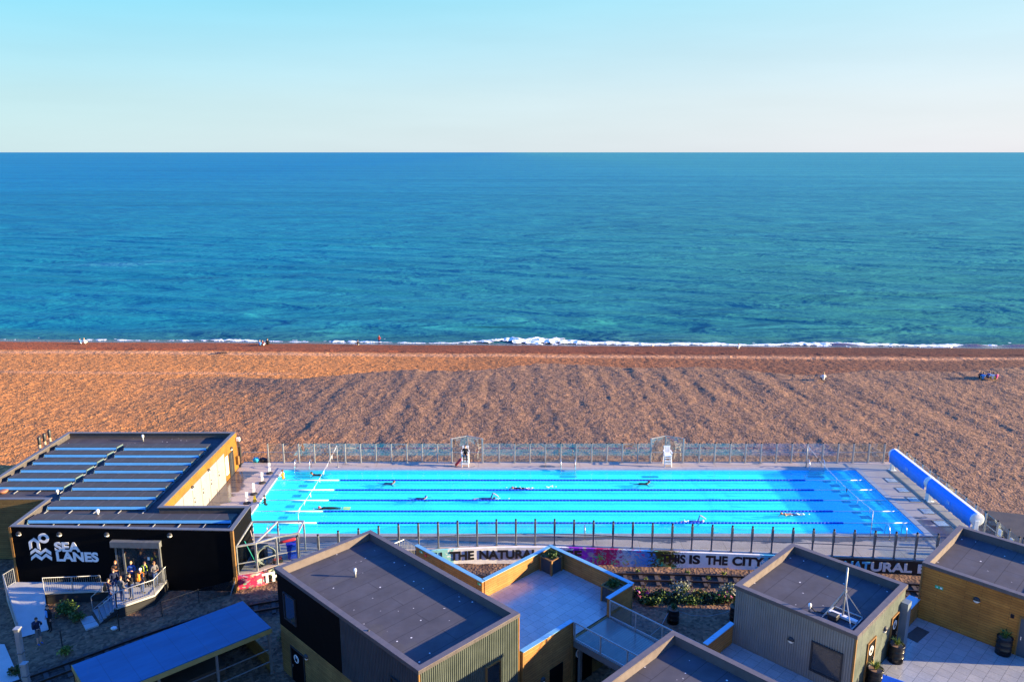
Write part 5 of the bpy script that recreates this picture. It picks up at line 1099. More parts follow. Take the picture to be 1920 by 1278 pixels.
# ------------------------------------------------------------------ plants
LEAF = [plain('leaf_dark_green', (.035, .075, .018), .6, 0, .3, .3), plain('leaf_green', (.075, .13, .022), .6, 0, .3, .3), plain('leaf_yellow_green', (.20, .24, .035), .6, 0, .3, .3), plain('leaf_silver', (.24, .26, .195), .7, 0, .3, .2), plain('flower_pink', (.34, .05, .18), .6), plain('leaf_dry', (.17, .12, .05), .8, 0, .2, .3)]
def leaves(b, c, r, n, s, up=.3, flat=False):
    for _ in range(n):
        d = Vector((random.gauss(0, 1), random.gauss(0, 1), random.gauss(0, 1))); d.normalize(); k = random.random() ** .45
        k *= .72 + .28 * math.sin(7 * d.x + 5 * d.y + 3 * d.z)
        p = Vector(c) + Vector((d.x * r[0] * k, d.y * r[1] * k, abs(d.z) * r[2] * k if flat else d.z * r[2] * k)); L = s * random.uniform(.6, 1.4)
        a = Vector((random.gauss(0, 1), random.gauss(0, 1), random.gauss(up, 1))).normalized(); w = a.orthogonal().normalized(); w.rotate(Quaternion(a, random.uniform(0, 6.3))); w *= L * .32
        b.face([p, p + a * L * .5 + w, p + a * L, p + a * L * .5 - w])
def shrub(name, lab, x, y, z, r, n, s, cols, grp=None, stems=5, flowers=0):
    t = thing(name, lab, 'plant', (x, y, z), 0, grp); b = B()
    for k in range(stems):
        a = random.uniform(0, 6.3); q = random.uniform(.3, .8); b.tube([(0, 0, -.05), (math.cos(a) * r[0] * q * .4, math.sin(a) * r[1] * q * .4, r[2] * .8), (math.cos(a) * r[0] * q, math.sin(a) * r[1] * q, r[2] * 1.4)], [.025, .018, .008], 5)
    b.build('stem', LEAF[5], t)
    for ci, share in cols:
        b = B(); m_ = max(1, int(n * share))
        for _ in range(7): a = random.uniform(0, 6.3); q = random.uniform(0, .55); leaves(b, (math.cos(a) * r[0] * q, math.sin(a) * r[1] * q, r[2] * random.uniform(.7, 1.15)), (r[0] * .55, r[1] * .55, r[2] * .75), m_ // 7 + 1, s)
        b.v = [(vx, vy, max(vz, .0)) for vx, vy, vz in b.v]; b.build('flowers' if ci == 4 else 'foliage', LEAF[ci], t)
    return t
vg = 'plants in the bed along the track'
for x, y, r, n, cols, nm, lab in ((8.5, 46.2, (.9, .6, .45), 420, ((1, .5), (0, .3), (4, .22)), 'flowering_plant', 'leafy plant with pink flower spikes beside the terrace corner'),
    (7.6, 46.5, (.6, .5, .35), 260, ((0, .7), (5, .3)), 'low_shrub', 'dark low shrub right at the terrace corner'),
    (9.7, 46.3, (.7, .5, .42), 320, ((1, .6), (0, .3), (4, .12)), 'flowering_plant', 'green plant with a few pink flowers left of the silver bush'),
    (10.9, 46.3, (1.05, .7, .62), 900, ((3, .75), (1, .25)), 'silver_bush', 'large pale silver leaved bush behind the chained barrel'),
    (12.1, 46.2, (.8, .5, .36), 380, ((5, .5), (0, .3), (2, .2)), 'low_shrub', 'brownish low shrub between the two silver bushes'),
    (13.9, 46.4, (.75, .6, .55), 620, ((3, .75), (1, .25)), 'silver_bush', 'smaller silver leaved bush at the corner of the grey kiosk'),
    (13.4, 45.7, (.8, .5, .42), 420, ((0, .45), (1, .3), (4, .25)), 'flowering_plant', 'dark plant dotted with pink flowers before the smaller silver bush'),
    (11.3, 45.6, (1.2, .4, .3), 480, ((0, .6), (1, .4)), 'low_shrub', 'spreading dark green shrub at the foot of the large silver bush'),
    (8.9, 45.5, (1.1, .4, .28), 420, ((0, .7), (1, .3)), 'low_shrub', 'spreading dark shrub at the front of the bed by the terrace'),
    (22.3, 45.8, (.8, .5, .4), 300, ((0, .5), (4, .3), (1, .2)), 'flowering_plant', 'pink flowered plant glimpsed behind the stub wall')):
    shrub(nm, lab, x, y, gz(x, y) - .02, r, n, .17 if nm != 'silver_bush' else .13, cols, vg)
b = B()
for _ in range(26): leaves(b, (random.uniform(7.2, 14.6), random.uniform(45.4, 46.6), -.98), (.8, .4, .30), 120, .13, .5, True)
b.v = [(x, y, max(z, gz(x, y) - .02)) for x, y, z in b.v]; tag(b.build('ground_cover', plain('dark_ground_cover', (.022, .04, .014), .7, 0, .2, .4, 1.5)), 'dark low ground cover filling the bed between track and yard', 'ground cover', None, 'stuff')
wi = 0
for x, y in ((5.2, 49.1), (8.6, 49.4), (10.6, 48.1), (12.0, 49.2), (9.0, 48.3), (13.2, 48.6), (14.4, 49.1), (7.7, 47.9), (11.2, 47.6)):
    wi += 1; shrub('weed_tuft', 'small yellow green weed growing between and beside the railway sleepers', x, y, gz(x, y), (.22, .18, .12), 60, .11, ((2, .7), (1, .3)), 'weeds on the track', 2)
shrub('bush', 'wide dark green bush beside the ramp below the landing', -28.0, 44.6, gz(-28, 44.6), (.95, .75, .55), 900, .16, ((0, .5), (1, .4), (2, .1)))
shrub('bush', 'smaller low bush spreading towards the metal steps', -26.9, 43.9, gz(-26.9, 43.9), (.7, .45, .35), 420, .14, ((0, .5), (1, .4), (5, .1)))
shrub('bush', 'small yellow green bush by the track at lower left', -25.75, 40.5, gz(-25.75, 40.5), (.5, .4, .32), 380, .13, ((1, .5), (2, .3), (0, .2)))
shrub('bush', 'dark bush in the shade by the tall galvanised post', -27.6, 38.7, gz(-27.6, 38.7), (.55, .45, .35), 300, .14, ((0, .8), (5, .2)))
shrub('bush', 'dark green bush squeezed between the blue shed and the black kiosk', -13.3, 41.3, gz(-13.3, 41.3), (.6, .6, .5), 400, .16, ((0, .6), (1, .4)))
b = B(); b.ell((0, 0, .08), (.2, .16, .12), 9, 6); b.v = [(x + .02 * math.sin(y * 40), y, z) for x, y, z in b.v]; o = b.build('boulder', PALE, None, True); p = L2(1105, 775, GZ); o.location = (p.x, p.y, gz(p.x, p.y)); tag(o, 'single pale stone on the shingle below the metal steps', 'stone')

def spiky(b, n, L, z0, s=.05, lean=.75):
    for k in range(n):
        a = random.uniform(0, 6.3); e = random.uniform(.35, 1.0); l = L * random.uniform(.6, 1.1); d = Vector((math.cos(a), math.sin(a), 0)); w = Vector((-d.y, d.x, 0)) * s; pts = []
        for i in range(5): t_ = i / 4; pts.append(Vector((0, 0, z0)) + d * (l * lean * e * t_) + Vector((0, 0, l * (t_ * 1.15 - .75 * e * t_ * t_))))
        for i in range(4): wa, wb = w * (1 - i / 4), w * (1 - (i + 1) / 4) + w * .02; b.face([pts[i] - wa, pts[i] + wa, pts[i + 1] + wb, pts[i + 1] - wb])
def barrel(x, y, z, lab, plant=0, r=.36, hgt=.95):
    t = thing('barrel_planter', lab, 'planter', (x, y, z), 0, 'black barrel planters'); pr = [(r, 0), (r, hgt * .30)]
    for q in (.32, .64): pr += [(r, hgt * q - .03), (r + .025, hgt * q), (r, hgt * q + .03)]
    pr += [(r, hgt - .05), (r + .02, hgt - .03), (r + .02, hgt), (r - .03, hgt), (r - .04, hgt - .08)]
    b = B(); b.lathe(pr, n=24); b.build('drum', plain('black_drum', (.012, .012, .013), .35, .2), t, True)
    b = B(); b.lathe([(r - .05, hgt - .12), (r - .05, hgt - .06)], n=20); b.build('soil', plain('soil', (.20, .12, .08), .95), t)
    b = B(); spiky(b, 46, .62 if plant else .5, hgt - .08, .035); b.build('leaves', LEAF[2] if plant else LEAF[1], t)
    if plant != 1: b = B(); leaves(b, (0, 0, hgt + .12), (.28, .28, .2), 70, .13); b.build('small_leaves', LEAF[0], t)
barrel(9.85, 43.5, gz(9.85, 43.5), 'black barrel planter with a rope, standing on the shingle yard below the bridge', 0)
barrel(13.75, 43.75, gz(13.75, 43.75), 'black barrel planter half hidden behind the corner of the grey kiosk', 0)
p = P(1680, 1240, F1); barrel(p.x, p.y + .1, F1, 'black ribbed barrel with a spiky plant between the two doors of the grey kiosk', 1)
p = P(1640, 1287, F1); barrel(p.x, p.y + .1, F1, 'black barrel with a tall spiky plant at the bottom edge by the grey kiosk door', 1)
p = P(1882, 1226, F1); barrel(p.x, p.y + .1, F1, 'black barrel with sparse leaves against the timber kiosk wall', 2)
b = B(); za = gz(9.85, 43.5) + .78; b.tube([(9.5, 43.3, za), (8.9, 42.5, za - .45), (8.0, 41.6, za - .55), (7.0, 40.9, za - .3)], .025, 6); tag(b.build('rope', plain('grey_rope', (.25, .24, .22), .9), None, True), 'rope sagging from the barrel towards the terrace', 'rope', 'ropes on the barrel planters')
b = B(); b.tube([(10.1, 43.5, za), (11.0, 43.45, za - .28), (12.0, 43.5, za - .36), (13.0, 43.6, za - .2), (13.5, 43.7, za)], .02, 6); tag(b.build('rope', plain('grey_rope', (.25, .24, .22), .9), None, True), 'rope hanging between the two barrels on the shingle', 'rope', 'ropes on the barrel planters')
def planter(u, v, lab):
    t = thing('planter_box', lab, 'planter', UV(u, v, F1), R(45), 'corrugated planter boxes'); s = .45; b = B()
    for p, q, o in (((-s, -s), (s, -s), (0, -1)), ((s, s), (-s, s), (0, 1)), ((-s, s), (-s, -s), (-1, 0)), ((s, -s), (s, s), (1, 0))): b.corr(p, q, .06, .92, o, .11, .025)
    b.build('sheet_side', CORRB, t)
    for x in (-s, s):
        for y in (-s, s): b = B(); b.box(x - .05, x + .05, y - .05, y + .05, 0, .96); b.build('corner_post', TIMB, t)
    b = B(); ring(b, -s + .02, s - .02, -s + .02, s - .02, -s - .06, s + .06, -s - .06, s + .06, .961, 1.0); b.build('rim', TIMB, t); b = B(); b.box(-s + .02, s - .02, -s + .02, s - .02, .80, .88); b.build('soil', plain('soil', (.20, .12, .08), .95), t)
    b = B(); leaves(b, (0, 0, .98), (.46, .46, .34), 420, .16, 1, True); b.build('foliage', LEAF[0], t); b = B(); leaves(b, (0, 0, 1.0), (.42, .42, .26), 36, .14, 1, True); b.build('bright_leaves', LEAF[1], t)
planter(33.2, 29.8, 'corrugated planter box with dark leaves in the far corner of the terrace')
planter(33.2, 25.0, 'corrugated planter box behind the short parapet at the bridge end of the terrace')

# ------------------------------------------------------------------ people
SKIN = [plain('skin_fair', (.55, .31, .21), .55, 0, .4, .06), plain('skin_tan', (.42, .22, .13), .55, 0, .4, .06), plain('skin_dark', (.16, .08, .05), .55, 0, .4, .06)]
CL = {}
def cloth(n, c, r=.85): return plain('cloth_' + n, c, r, 0, .25, .15, 4)
for n, c in dict(black=(.014, .014, .016), navy=(.015, .022, .055), blue=(.03, .09, .32), sky=(.10, .32, .72), jeans=(.03, .06, .17), grey=(.12, .12, .13), white=(.78, .78, .78), pink=(.62, .10, .25), orange=(.62, .22, .03), brown=(.22, .10, .045), maroon=(.16, .03, .04), red=(.55, .04, .03), swim=(.01, .02, .10), lime=(.45, .60, .06), khaki=(.30, .24, .13), suit=(.010, .011, .014)).items(): CL[n] = cloth(n, c)
HAIR = {'dark': plain('dark_hair', (.018, .012, .009), .6), 'brown': plain('brown_hair', (.10, .045, .02), .6), 'ginger': plain('ginger_hair', (.36, .13, .035), .6), 'fair': plain('fair_hair', (.42, .28, .12), .6), 'capblue': plain('blue_cap', (.02, .12, .55), .4), 'capred': plain('red_cap', (.62, .05, .10), .4), 'caporange': plain('orange_cap', (.7, .22, .03), .4), 'capwhite': plain('white_cap', (.75, .72, .72), .6), 'capdark': plain('black_cap', (.012, .012, .014), .5)}
# joint layouts, facing -y; (x, y, z) for a 1.75 m figure
def pose(kind, **k):
    J = dict(pel=(0, 0, .95), spi=(0, .0, 1.14), che=(0, 0, 1.34), nek=(0, .01, 1.50), hd0=(0, -.005, 1.57), hd1=(0, -.02, 1.66), hd2=(0, -.015, 1.735))
    for s, n in ((-1, 'l'), (1, 'r')):
        J.update({'sh' + n: (.185 * s, .0, 1.42), 'el' + n: (.235 * s, .03, 1.14), 'wr' + n: (.23 * s, -.05, .90), 'ha' + n: (.225 * s, -.075, .815), 'hp' + n: (.095 * s, 0, .90), 'kn' + n: (.10 * s, -.02, .50), 'an' + n: (.10 * s, .02, .085), 'to' + n: (.115 * s, -.15, .03)})
    if kind == 'arms_front':
        for s, n in ((-1, 'l'), (1, 'r')): J.update({'el' + n: (.25 * s, -.02, 1.15), 'wr' + n: (.10 * s, -.24, 1.17), 'ha' + n: (.03 * s, -.27, 1.21)})
    if kind == 'phone': J.update(elr=(.24, -.06, 1.17), wrr=(.16, -.22, 1.38), har=(.13, -.24, 1.46), wrl=(-.2, -.18, 1.12), hal=(-.14, -.25, 1.14))
    if kind == 'walk': J.update(knl=(-.10, -.20, .53), anl=(-.10, -.16, .11), tol=(-.11, -.33, .05), knr=(.10, .06, .50), anr=(.10, .26, .12), tor=(.11, .14, .03), ell=(-.25, .10, 1.16), wrl=(-.25, .08, .92), hal=(-.25, .06, .84), elr=(.25, -.05, 1.15), wrr=(.24, -.2, .97), har=(.23, -.25, .90))
    if kind == 'up_stairs': J.update(knl=(-.10, -.26, .72), anl=(-.10, -.20, .30), tol=(-.11, -.36, .24), knr=(.10, -.02, .50), anr=(.10, .10, .085), tor=(.11, -.05, .03))
    if kind == 'sit_chair':
        for s, n in ((-1, 'l'), (1, 'r')): J.update({'hp' + n: (.10 * s, -.02, .90), 'kn' + n: (.13 * s, -.45, .93), 'an' + n: (.12 * s, -.48, .50), 'to' + n: (.13 * s, -.66, .44), 'el' + n: (.28 * s, -.03, 1.15), 'wr' + n: (.17 * s, -.24, 1.03), 'ha' + n: (.11 * s, -.31, 1.03)})
    if kind == 'sit_ground':
        J = {a: (x, y + (.10 if z > 1 else 0), z - .83) for a, (x, y, z) in J.items()}
        for s, n in ((-1, 'l'), (1, 'r')): J.update({'hp' + n: (.10 * s, -.02, .11), 'kn' + n: (.16 * s, -.40, .40), 'an' + n: (.13 * s, -.64, .08), 'to' + n: (.14 * s, -.80, .03), 'el' + n: (.27 * s, -.06, .36), 'wr' + n: (.14 * s, -.30, .38), 'ha' + n: (.08 * s, -.36, .38)})
        J['hd1'] = (0, .05, .83); J['hd0'] = (0, .08, .74); J['hd2'] = (0, .06, .905)
    if kind == 'lie':
        J = {a: (x, z - .9, .10 + y * .5) for a, (x, y, z) in J.items()}
    if kind in ('crawl', 'breast', 'glide'):
        # prone: body along y, head at -y, level z = 0 is the water surface
        J = {a: (x, -(z - .95), -.06 - y * .5) for a, (x, y, z) in J.items()}
        J.update(hd0=(0, -.63, -.04), hd1=(0, -.72, .0), hd2=(0, -.79, .02), tol=(-.11, 1.02, -.12), tor=(.12, 1.0, -.16))
        if kind == 'crawl': J.update(elr=(.42, -.62, .26), wrr=(.36, -.92, .10), har=(.33, -1.02, .02), ell=(-.26, -.28, -.26), wrl=(-.18, -.08, -.30), hal=(-.17, .0, -.28), knl=(-.1, .45, -.10), anl=(-.1, .86, -.02))
        if kind == 'breast': J.update(hd0=(0, -.60, .06), hd1=(0, -.66, .14), hd2=(0, -.68, .215), nek=(0, -.54, .0), elr=(.42, -.62, -.08), wrr=(.30, -.95, -.06), har=(.26, -1.04, -.05), ell=(-.42, -.62, -.08), wrl=(-.30, -.95, -.06), hal=(-.26, -1.04, -.05), knr=(.3, .40, -.2), anr=(.42, .70, -.14), tor=(.5, .82, -.14), knl=(-.3, .40, -.2), anl=(-.42, .70, -.14), tol=(-.5, .82, -.14))
        if kind == 'glide': J.update(elr=(.18, -.78, -.05), wrr=(.12, -1.02, -.05), har=(.1, -1.12, -.05), ell=(-.2, -.3, -.12), wrl=(-.2, -.05, -.12), hal=(-.2, .03, -.12))
    if kind == 'in_water':
        J = {a: (x, y, z - 1.28) for a, (x, y, z) in J.items()}; J.update(elr=(.30, -.12, -.08), wrr=(.22, -.40, .06), har=(.18, -.50, .10), ell=(-.30, -.10, -.08), wrl=(-.25, -.38, .06), hal=(-.22, -.48, .10))
        for n, s in (('l', -1), ('r', 1)): J.update({'hp' + n: (.09 * s, 0, -.28), 'kn' + n: (.1 * s, .06, -.31), 'an' + n: (.1 * s, .12, -.33), 'to' + n: (.1 * s, .2, -.34)}); J['pel'] = (0, 0, -.24); J['spi'] = (0, 0, -.12); J['che'] = (0, 0, .06)
    J.update(k.get('J', {})); return {a: Vector(v) for a, v in J.items()}
RAD = dict(pel=(.155, .11), spi=(.135, .095), che=(.165, .11), nek=(.055, .055), hd0=(.072, .078), hd1=(.078, .095), hd2=(.055, .065), sh=(.062, .06), el=(.043, .043), wr=(.03, .026), ha=(.036, .02), hp=(.088, .092), kn=(.058, .06), an=(.04, .042), to=(.04, .026))
BONES = [('pel', 'spi'), ('spi', 'che'), ('che', 'nek'), ('nek', 'hd0'), ('hd0', 'hd1'), ('hd1', 'hd2')] + [(a + n if a not in ('che', 'pel') else a, c + n) for n in 'lr' for a, c in (('che', 'sh'), ('sh', 'el'), ('el', 'wr'), ('wr', 'ha'), ('pel', 'hp'), ('hp', 'kn'), ('kn', 'an'), ('an', 'to'))]
REG = {}
for i, (a, c) in enumerate(BONES): REG[i] = ('top' if c in ('spi', 'che') or c[:2] in ('sh', 'el') and c != 'che' else 'sleeve' if c[:2] == 'wr' else 'skin' if c in ('hd0', 'hd1', 'hd2') or c[:2] == 'ha' else 'thigh' if c[:2] in ('hp', 'kn') else 'shin' if c[:2] == 'an' else 'shoe' if c[:2] == 'to' else 'collar')
def person(lab, loc, face, kind, top, legs, hair='dark', skin=0, shoe='black', scale=1.0, bulk=1.0, sleeve=True, shorts=False, tilt=None, grp=None, longhair=False, J=None, coat=False):
    """one continuous grown body; 'face' is the heading in degrees (0 = towards -y)"""
    P_ = pose(kind, J=J or {}); names = list(P_); me = bpy.data.meshes.new('person_rig'); me.from_pydata([P_[n] for n in names], [(names.index(a), names.index(c)) for a, c in BONES], [])
    tmp = bpy.data.objects.new('tmp', me); COL.objects.link(tmp); md = tmp.modifiers.new('s', 'SKIN'); md.use_smooth_shade = True
    sk_ = me.skin_vertices[0].data
    for i, n in enumerate(names):
        r = RAD[n] if n in RAD else RAD[n[:2]]; kk = bulk if n in ('pel', 'spi', 'che') or n[:2] in ('sh', 'el', 'hp') else 1; 
        if coat and n[:2] in ('hp', 'kn'): kk = 1.25
        sk_[i].radius = (r[0] * kk, r[1] * kk); sk_[i].use_root = n == 'pel'
    sb = tmp.modifiers.new('u', 'SUBSURF'); sb.levels = 1
    dg = bpy.context.evaluated_depsgraph_get(); ev = tmp.evaluated_get(dg); m2_ = bpy.data.meshes.new_from_object(ev); bpy.data.objects.remove(tmp)
    b = B(); vs = [v.co.copy() for v in m2_.vertices]; seg = [(P_[a], P_[c]) for a, c in BONES]
    mats = [SKIN[skin], CL.get(top, SKIN[skin]), CL.get(legs, SKIN[skin]), CL.get(shoe, SKIN[skin])]
    def near(p):
        best, bi = 9, 0
        for i, (a, c) in enumerate(seg):
            ab = c - a; t_ = max(0, min(1, (p - a).dot(ab) / max(ab.length_squared, 1e-9))); d = (p - a - ab * t_).length
            if d < best: best, bi = d, i
        return bi
    def mi(reg): return {'skin': 0, 'collar': 1, 'top': 1, 'sleeve': 1 if sleeve else 0, 'thigh': 2, 'shin': 0 if shorts else 2, 'shoe': 3}[reg]
    for poly in m2_.polygons: b.mi = mi(REG[near(poly.center)]); b.mesh([vs[i] for i in poly.vertices], [tuple(range(len(poly.vertices)))])
    # weld
    fwd = (P_['to' + 'l'] - P_['anl']); hd = P_['hd1']; upv = (P_['hd2'] - P_['hd0']).normalized(); fr = Vector((0, -1, 0)) if kind not in ('crawl', 'glide', 'lie') else (Vector((0, 0, -1)) if kind != 'lie' else Vector((0, 0, 1))); fr = (fr - upv * fr.dot(upv)).normalized(); sd_ = upv.cross(fr)
    b.mi = 0
    b.mesh([hd + fr * .088 + upv * .03, hd + fr * .09 - sd_ * .016 - upv * .022, hd + fr * .09 + sd_ * .016 - upv * .022, hd + fr * .118 - upv * .018], [(0, 1, 3), (0, 3, 2), (1, 2, 3)])     # nose
    for s in (-1, 1): b.ell(hd + sd_ * s * .083 - upv * .005, (.014, .022, .032), 6, 4)                                                                      # ears
    for n in 'lr':                                                                                                                                       # five fingers on each hand
        w_, h_ = P_['wr' + n], P_['ha' + n]; d = (h_ - w_).normalized(); s = d.orthogonal().normalized() if abs(d.z) > .9 else d.cross(Vector((0, 0, 1))).normalized(); cu = d.cross(s)
        for k, (o, L) in enumerate(((-.024, .062), (-.008, .075), (.008, .07), (.024, .055))):
            p = h_ + s * o + d * .012; b.tube([p, p + d * L * .5 + cu * .006, p + d * L * .8 + cu * .024], [.0088, .008, .0065], 5)
        p = h_ - s * .03 - d * .02; b.tube([p, p - s * .022 + d * .028, p - s * .026 + d * .055], [.011, .009, .007], 5)
    o = b.build('person', mats, None, True); bm = bmesh.new(); bm.from_mesh(o.data); bmesh.ops.remove_doubles(bm, verts=bm.verts, dist=1e-5); bm.to_mesh(o.data); bm.free()
    tag(o, lab, 'person', grp); o.location = loc; o.rotation_euler = (0, 0, R(face)); o.scale = (scale,) * 3
    b = B(); rot = Matrix((sd_, -fr, upv)).transposed(); n_ = 12                                                                                         # hair follows the skull
    b.ell(hd + upv * .022 - fr * .016, (.088, .098, .10), n_, 8, rot)
    keep = [(i, f) for i, f in enumerate(b.f) if (sum((Vector(b.v[j]) - hd for j in f), Vector()) / len(f)).dot(upv) > .012 - .9 * max(0, -(sum((Vector(b.v[j]) - hd for j in f), Vector()) / len(f)).dot(fr) - .01)]
    b.f = [f for _, f in keep]; b.m = [0] * len(b.f)
    if longhair: b.ell(hd - fr * .07 - upv * .12, (.075, .04, .16), 10, 6, rot)
    b.build('hair' if not hair.startswith('cap') else 'cap', HAIR[hair], o, True)
    return o
def pack(lab, at, face, mat, hz=1.22, sc_=1.0):
    o = Vector((0, .17, hz)); o.rotate(Quaternion((0, 0, 1), R(face))); t = thing('backpack', lab, 'backpack', Vector(at) + o, R(face)); t.scale = (sc_,) * 3
    b = B(); b.bbox(-.15, .15, -.06, .12, -.22, .24, .05); b.build('bag_body', mat, t, True); b = B(); b.bbox(-.11, .11, .121, .17, -.19, .02, .02); b.build('front_pocket', mat, t, True)
    for s in (-.1, .1): b = B(); b.tube([(s, -.05, .2), (s, -.2, .27), (s, -.33, .16), (s, -.3, -.05), (s * 1.3, -.06, -.18)], .02, 5); b.build('strap', mat, t)
def onL(zx, zy, z=LZ): return L2(zx, zy, z)
crowd = 'people waiting at the entrance'
W_ = [('person in an orange brown coat facing outwards at the left of the entrance', (1140, 345), 10, 'arms_front', 'brown', 'jeans', 'ginger', 0, dict(longhair=True)),
 ('person in a navy jacket standing at the top of the steps', (1120, 425), -150, 'stand', 'navy', 'jeans', 'brown', 0, {}),
 ('person in a grey jacket and blue jeans beside the near railing', (1190, 500), 160, 'stand', 'grey', 'jeans', 'brown', 0, {}),
 ('person in a long black coat looking at a phone by the railing', (1275, 470), -20, 'phone', 'black', 'jeans', 'dark', 0, dict(coat=True, bulk=1.12)),
 ('person in a blue jacket near the entrance door', (1290, 350), 20, 'arms_front', 'blue', 'navy', 'fair', 0, {}),
 ('person with a pale cap and an orange bag on the landing', (1380, 420), 150, 'stand', 'navy', 'jeans', 'capwhite', 0, {}),
 ('person in navy carrying a yellow green bag by the door', (1420, 355), 40, 'stand', 'navy', 'black', 'brown', 0, {}),
 ('person in dark grey leaning at the right end of the landing', (1510, 350), 60, 'arms_front', 'grey', 'jeans', 'brown', 1, {})]
for lab, (zx, zy), fc, kd, tp_, lg, hr, sk_, ex in W_:
    p = onL(zx, zy); person(lab, p, fc, kd, tp_, lg, hr, sk_, grp=crowd, **ex)
p = onL(1380, 420); pack('orange backpack worn by the person in the pale cap', p, 150, CL['orange'])
p = onL(1420, 355); pack('yellow green backpack of the person in navy by the door', p, 40 , CL['lime'])
p = st_l.lerp(s0, .3).lerp(st_r.lerp(s1, .3), .35); p.z = LZ - .36; person('person in a navy jacket climbing the metal steps', p, 118, 'up_stairs', 'navy', 'jeans', 'dark', 0); pack('brown backpack of the person climbing the steps', p, 118, CL['brown'])
q = L2(490, 785, GZ); person('person in an open black jacket and light blue shirt beside the ramp', (q.x, q.y, gz(q.x, q.y)), -25, 'stand', 'black', 'black', 'dark', 0, bulk=1.08)
b = B(); b.prism([(-.07, -.135), (.07, -.135), (.08, -.10), (-.08, -.10)], 1.0, 1.43); sh_ = b.build('shirt_front', CL['sky'], bpy.data.objects[[o.name for o in bpy.data.objects if o.get('label', '').startswith('person in an open black jacket')][0]])
q = L2(385, 915, GZ); person('person in shorts and a dark top with a backpack at the ramp foot', (q.x, q.y, gz(q.x, q.y)), 70, 'phone', 'navy', 'grey', 'dark', 0, 'blue', shorts=True); pack('dark backpack of the person in shorts', (q.x, q.y, gz(q.x, q.y)), 70, CL['navy'])
# lifeguard
person('lifeguard in a black coat seated on the tall white chair', (-4.12, 66.12, .12), 0, 'sit_chair', 'black', 'black', 'brown', 0, coat=True, bulk=1.18)
# swimmers; water surface at -.10
WZ = -.10
SW = [((-16.6, 64.2), 90, 'breast', 'suit', 'suit', 'dark', 1, 'dark haired swimmer in the lane nearest the sea at the left end'),
 ((-10.6, 62.35), -90, 'breast', 'swim', 'swim', 'brown', 0, 'swimmer in blue in the second lane from the sea'),
 ((-7.6, 59.35), -90, 'breast', 'navy', 'navy', 'capblue', 0, 'swimmer with a blue cap just above the middle rope'),
 ((-2.2, 59.35), -90, 'crawl', 'swim', 'swim', 'dark', 0, 'dark haired swimmer stretching forward, left of the pool centre'),
 ((.8, 61.4), 90, 'crawl', 'suit', 'suit', 'capred', 0, 'swimmer with a pink red cap in mid pool'),
 ((10.8, 62.3), -90, 'breast', 'suit', 'suit', 'dark', 1, 'swimmer in a black suit with raised head on the right of mid pool'),
 ((13.6, 55.3), -90, 'crawl', 'blue', 'blue', 'capwhite', 0, 'splashing swimmer in blue beside the nearest rope'),
 ((21.5, 56.55), 90, 'crawl', 'skin', 'swim', 'caporange', 1, 'splashing swimmer with an orange cap near the right end'),
 ((-14.3, 57.6), 90, 'glide', 'suit', 'suit', 'capred', 0, 'snorkeller in a black wetsuit with a red cap and yellow fins')]
for (x, y), fc, kd, tp_, lg, hr, sk_, lab in SW:
    ya_ = fc if fc == 90 else -90
    person(lab, (x, y, WZ + (.03 if kd != 'glide' else .06)), -fc, kd, tp_, lg, hr, sk_, 'skin' if kd != 'glide' else 'lime', sleeve=kd == 'glide', shorts=kd != 'glide', grp='swimmers in the pool', scale=1.06)
for s in (-1, 1):
    b = B(); b.mesh([(0, .12 * s - .06, 0), (.55, .14 * s - .10, -.02), (.55, .14 * s + .10, -.02), (0, .12 * s + .06, 0), (0, .12 * s - .05, .03), (.55, .14 * s - .1, .0), (.55, .14 * s + .1, .0), (0, .12 * s + .05, .03)], [(3, 2, 1, 0), (4, 5, 6, 7), (0, 1, 5, 4), (1, 2, 6, 5), (2, 3, 7, 6), (3, 0, 4, 7)]); o = b.build('swim_fin', CL['lime']); o.location = (-13.2, 57.6, WZ + .0); tag(o, 'yellow swim fin of the snorkeller, the ' + ('nearer' if s < 0 else 'farther') + ' of the pair', 'swim fin')
person('swimmer in orange resting at the left wall of the pool', (-19.55, 63.45, WZ + .32), -100, 'in_water', 'orange', 'orange', 'brown', 1, sleeve=False, grp='swimmers in the pool')
person('swimmer in a black wetsuit leaning on the left edge of the pool', (-19.5, 58.25, WZ + .34), -80, 'in_water', 'suit', 'suit', 'dark', 0, grp='swimmers in the pool')
m = M('splash_water', .4, .5); m.col((.75, .90, .95)); SPL = m.m
for x, y, n in ((13.2, 55.3, 26), (21.9, 56.5, 30), (1.6, 61.4, 14), (-1.2, 59.35, 8), (.1, 61.5, 8), (3.2, 61.7, 10)):
    b = B()
    for _ in range(n): q = random.uniform(.015, .06); b.ell((random.gauss(0, .38), random.gauss(0, .10), random.uniform(-.01, .06)), (q * 1.6, q, q * .5), 6, 4)
    o = b.build('splash', SPL, None, True, 'stuff'); o.location = (x, y, WZ)
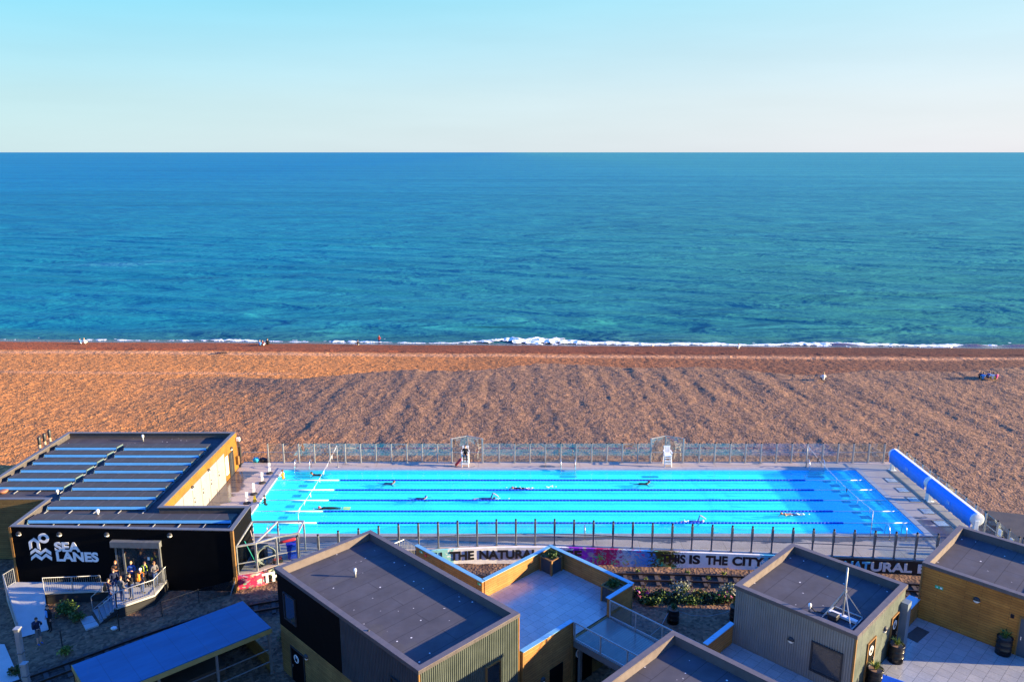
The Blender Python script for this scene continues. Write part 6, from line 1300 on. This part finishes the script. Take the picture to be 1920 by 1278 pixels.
# people on the beach
def onB(px_, py_, z):
    a, c = Vector((0, 0, CAMZ)), P(px_, py_, -6.0); n = 1600        # first place where the line of sight meets the shingle
    for k in range(n // 3, n + 1):
        p = a.lerp(c, k / n)
        if p.z <= gz(p.x, p.y): return Vector((p.x, p.y, gz(p.x, p.y)))
    return P(px_, py_, z)
BP = [((151, 645), 175, 'sky', 'white', 'dark', 'left one of a pair in pale clothes sitting at the far left of the shore', 1),
 ((159, 645), 185, 'white', 'white', 'fair', 'right one of a pair in pale clothes sitting at the far left of the shore', 1),
 ((488, 649), 170, 'sky', 'navy', 'fair', 'person in light blue in a trio sitting at the shore', 1),
 ((493, 648.5), 180, 'maroon', 'white', 'brown', 'person in maroon in the middle of a trio sitting at the shore', 1),
 ((502, 647), 190, 'black', 'black', 'dark', 'person in black at the right of a trio sitting at the shore', 1.15),
 ((671, 648), 200, 'black', 'white', 'dark', 'lone person in black sitting at the shore left of centre', 1),
 ((1384, 655), 180, 'white', 'brown', 'fair', 'lone person in white sitting at the shore right of centre', 1),
 ((1543, 714), 175, 'white', 'navy', 'fair', 'lone person in pale blue white sitting on the shingle crest', 1.1),
 ((1838, 710), 150, 'navy', 'black', 'dark', 'leftmost of a group on the right beach, dressed in navy', 1),
 ((1842, 712), 170, 'sky', 'khaki', 'dark', 'person in light blue sitting in the group on the right beach', 1),
 ((1853, 710), 180, 'blue', 'navy', 'dark', 'person in deep blue at the back of the group on the right beach', 1),
 ((1860, 712), 185, 'white', 'orange', 'dark', 'person in white with orange shorts in the group on the right', 1),
 ((1867, 712), 195, 'pink', 'lime', 'dark', 'rightmost of the group on the right beach, in pink and lime', 1)]
for (px_, py_), fc, tp_, lg, hr, lab, s in BP:
    p = onB(px_, py_, -3); person(lab, p + Vector((0, 0, .02)), fc, 'sit_ground', tp_, lg, hr, 0, scale=s * 1.05, grp='people sitting on the beach')
p = onB(415, 663, -3); person('person in dark clothes lying on the shingle near the shore', p + Vector((0, 0, .05)), 95, 'lie', 'navy', 'black', 'dark', 0, grp='people sitting on the beach')
p = P(711, 642, -4); person('bather wading in the shallow surf', (p.x, p.y, -4.5), 160, 'arms_front', 'red', 'swim', 'brown', 1, shorts=True, sleeve=False)
def gull(px_, py_, lab, mk=[]):
    p = onB(px_, py_, -3.7)
    if mk: dup(mk[0], p, R(random.uniform(0, 360)), lab); return
    t = thing('seagull', lab, 'seagull', p, R(40), 'seagulls by the water'); mk.append(t)
    b = B(); b.ell((0, 0, .26), (.30, .13, .13), 12, 8); b.ell((.27, 0, .42), (.09, .075, .075), 8, 6); b.tube([(.18, 0, .3), (.25, 0, .4)], [.08, .06], 8); b.build('body', WHITE, t, True)
    for s in (-1, 1): b = B(); b.ell((-.06, .11 * s, .29), (.27, .035, .10), 10, 6); b.tube([(-.25, .08 * s, .28), (-.45, .04 * s, .25)], [.05, .01], 6); b.build('wing', plain('gull_grey', (.45, .46, .48), .6), t, True); b = B(); b.tube([(0, .05 * s, .15), (.0, .05 * s, 0), (.07, .05 * s, 0)], .014, 5); b.build('leg', plain('gull_leg', (.6, .35, .2), .5), t)
    b = B(); b.tube([(.35, 0, .42), (.45, 0, .40)], [.025, .006], 6); b.build('beak', YEL, t)
for px_, py_, lab in ((1224, 650, 'seagull at the water edge right of the big breaker'), (1590, 654, 'leftmost of the seagulls on the right shore'), (1670, 653, 'seagull near the dark weed patch on the right shore'), (1721, 653.5, 'second seagull from the right on the shore'), (1782, 654.5, 'rightmost seagull on the shore')): gull(px_, py_, lab)
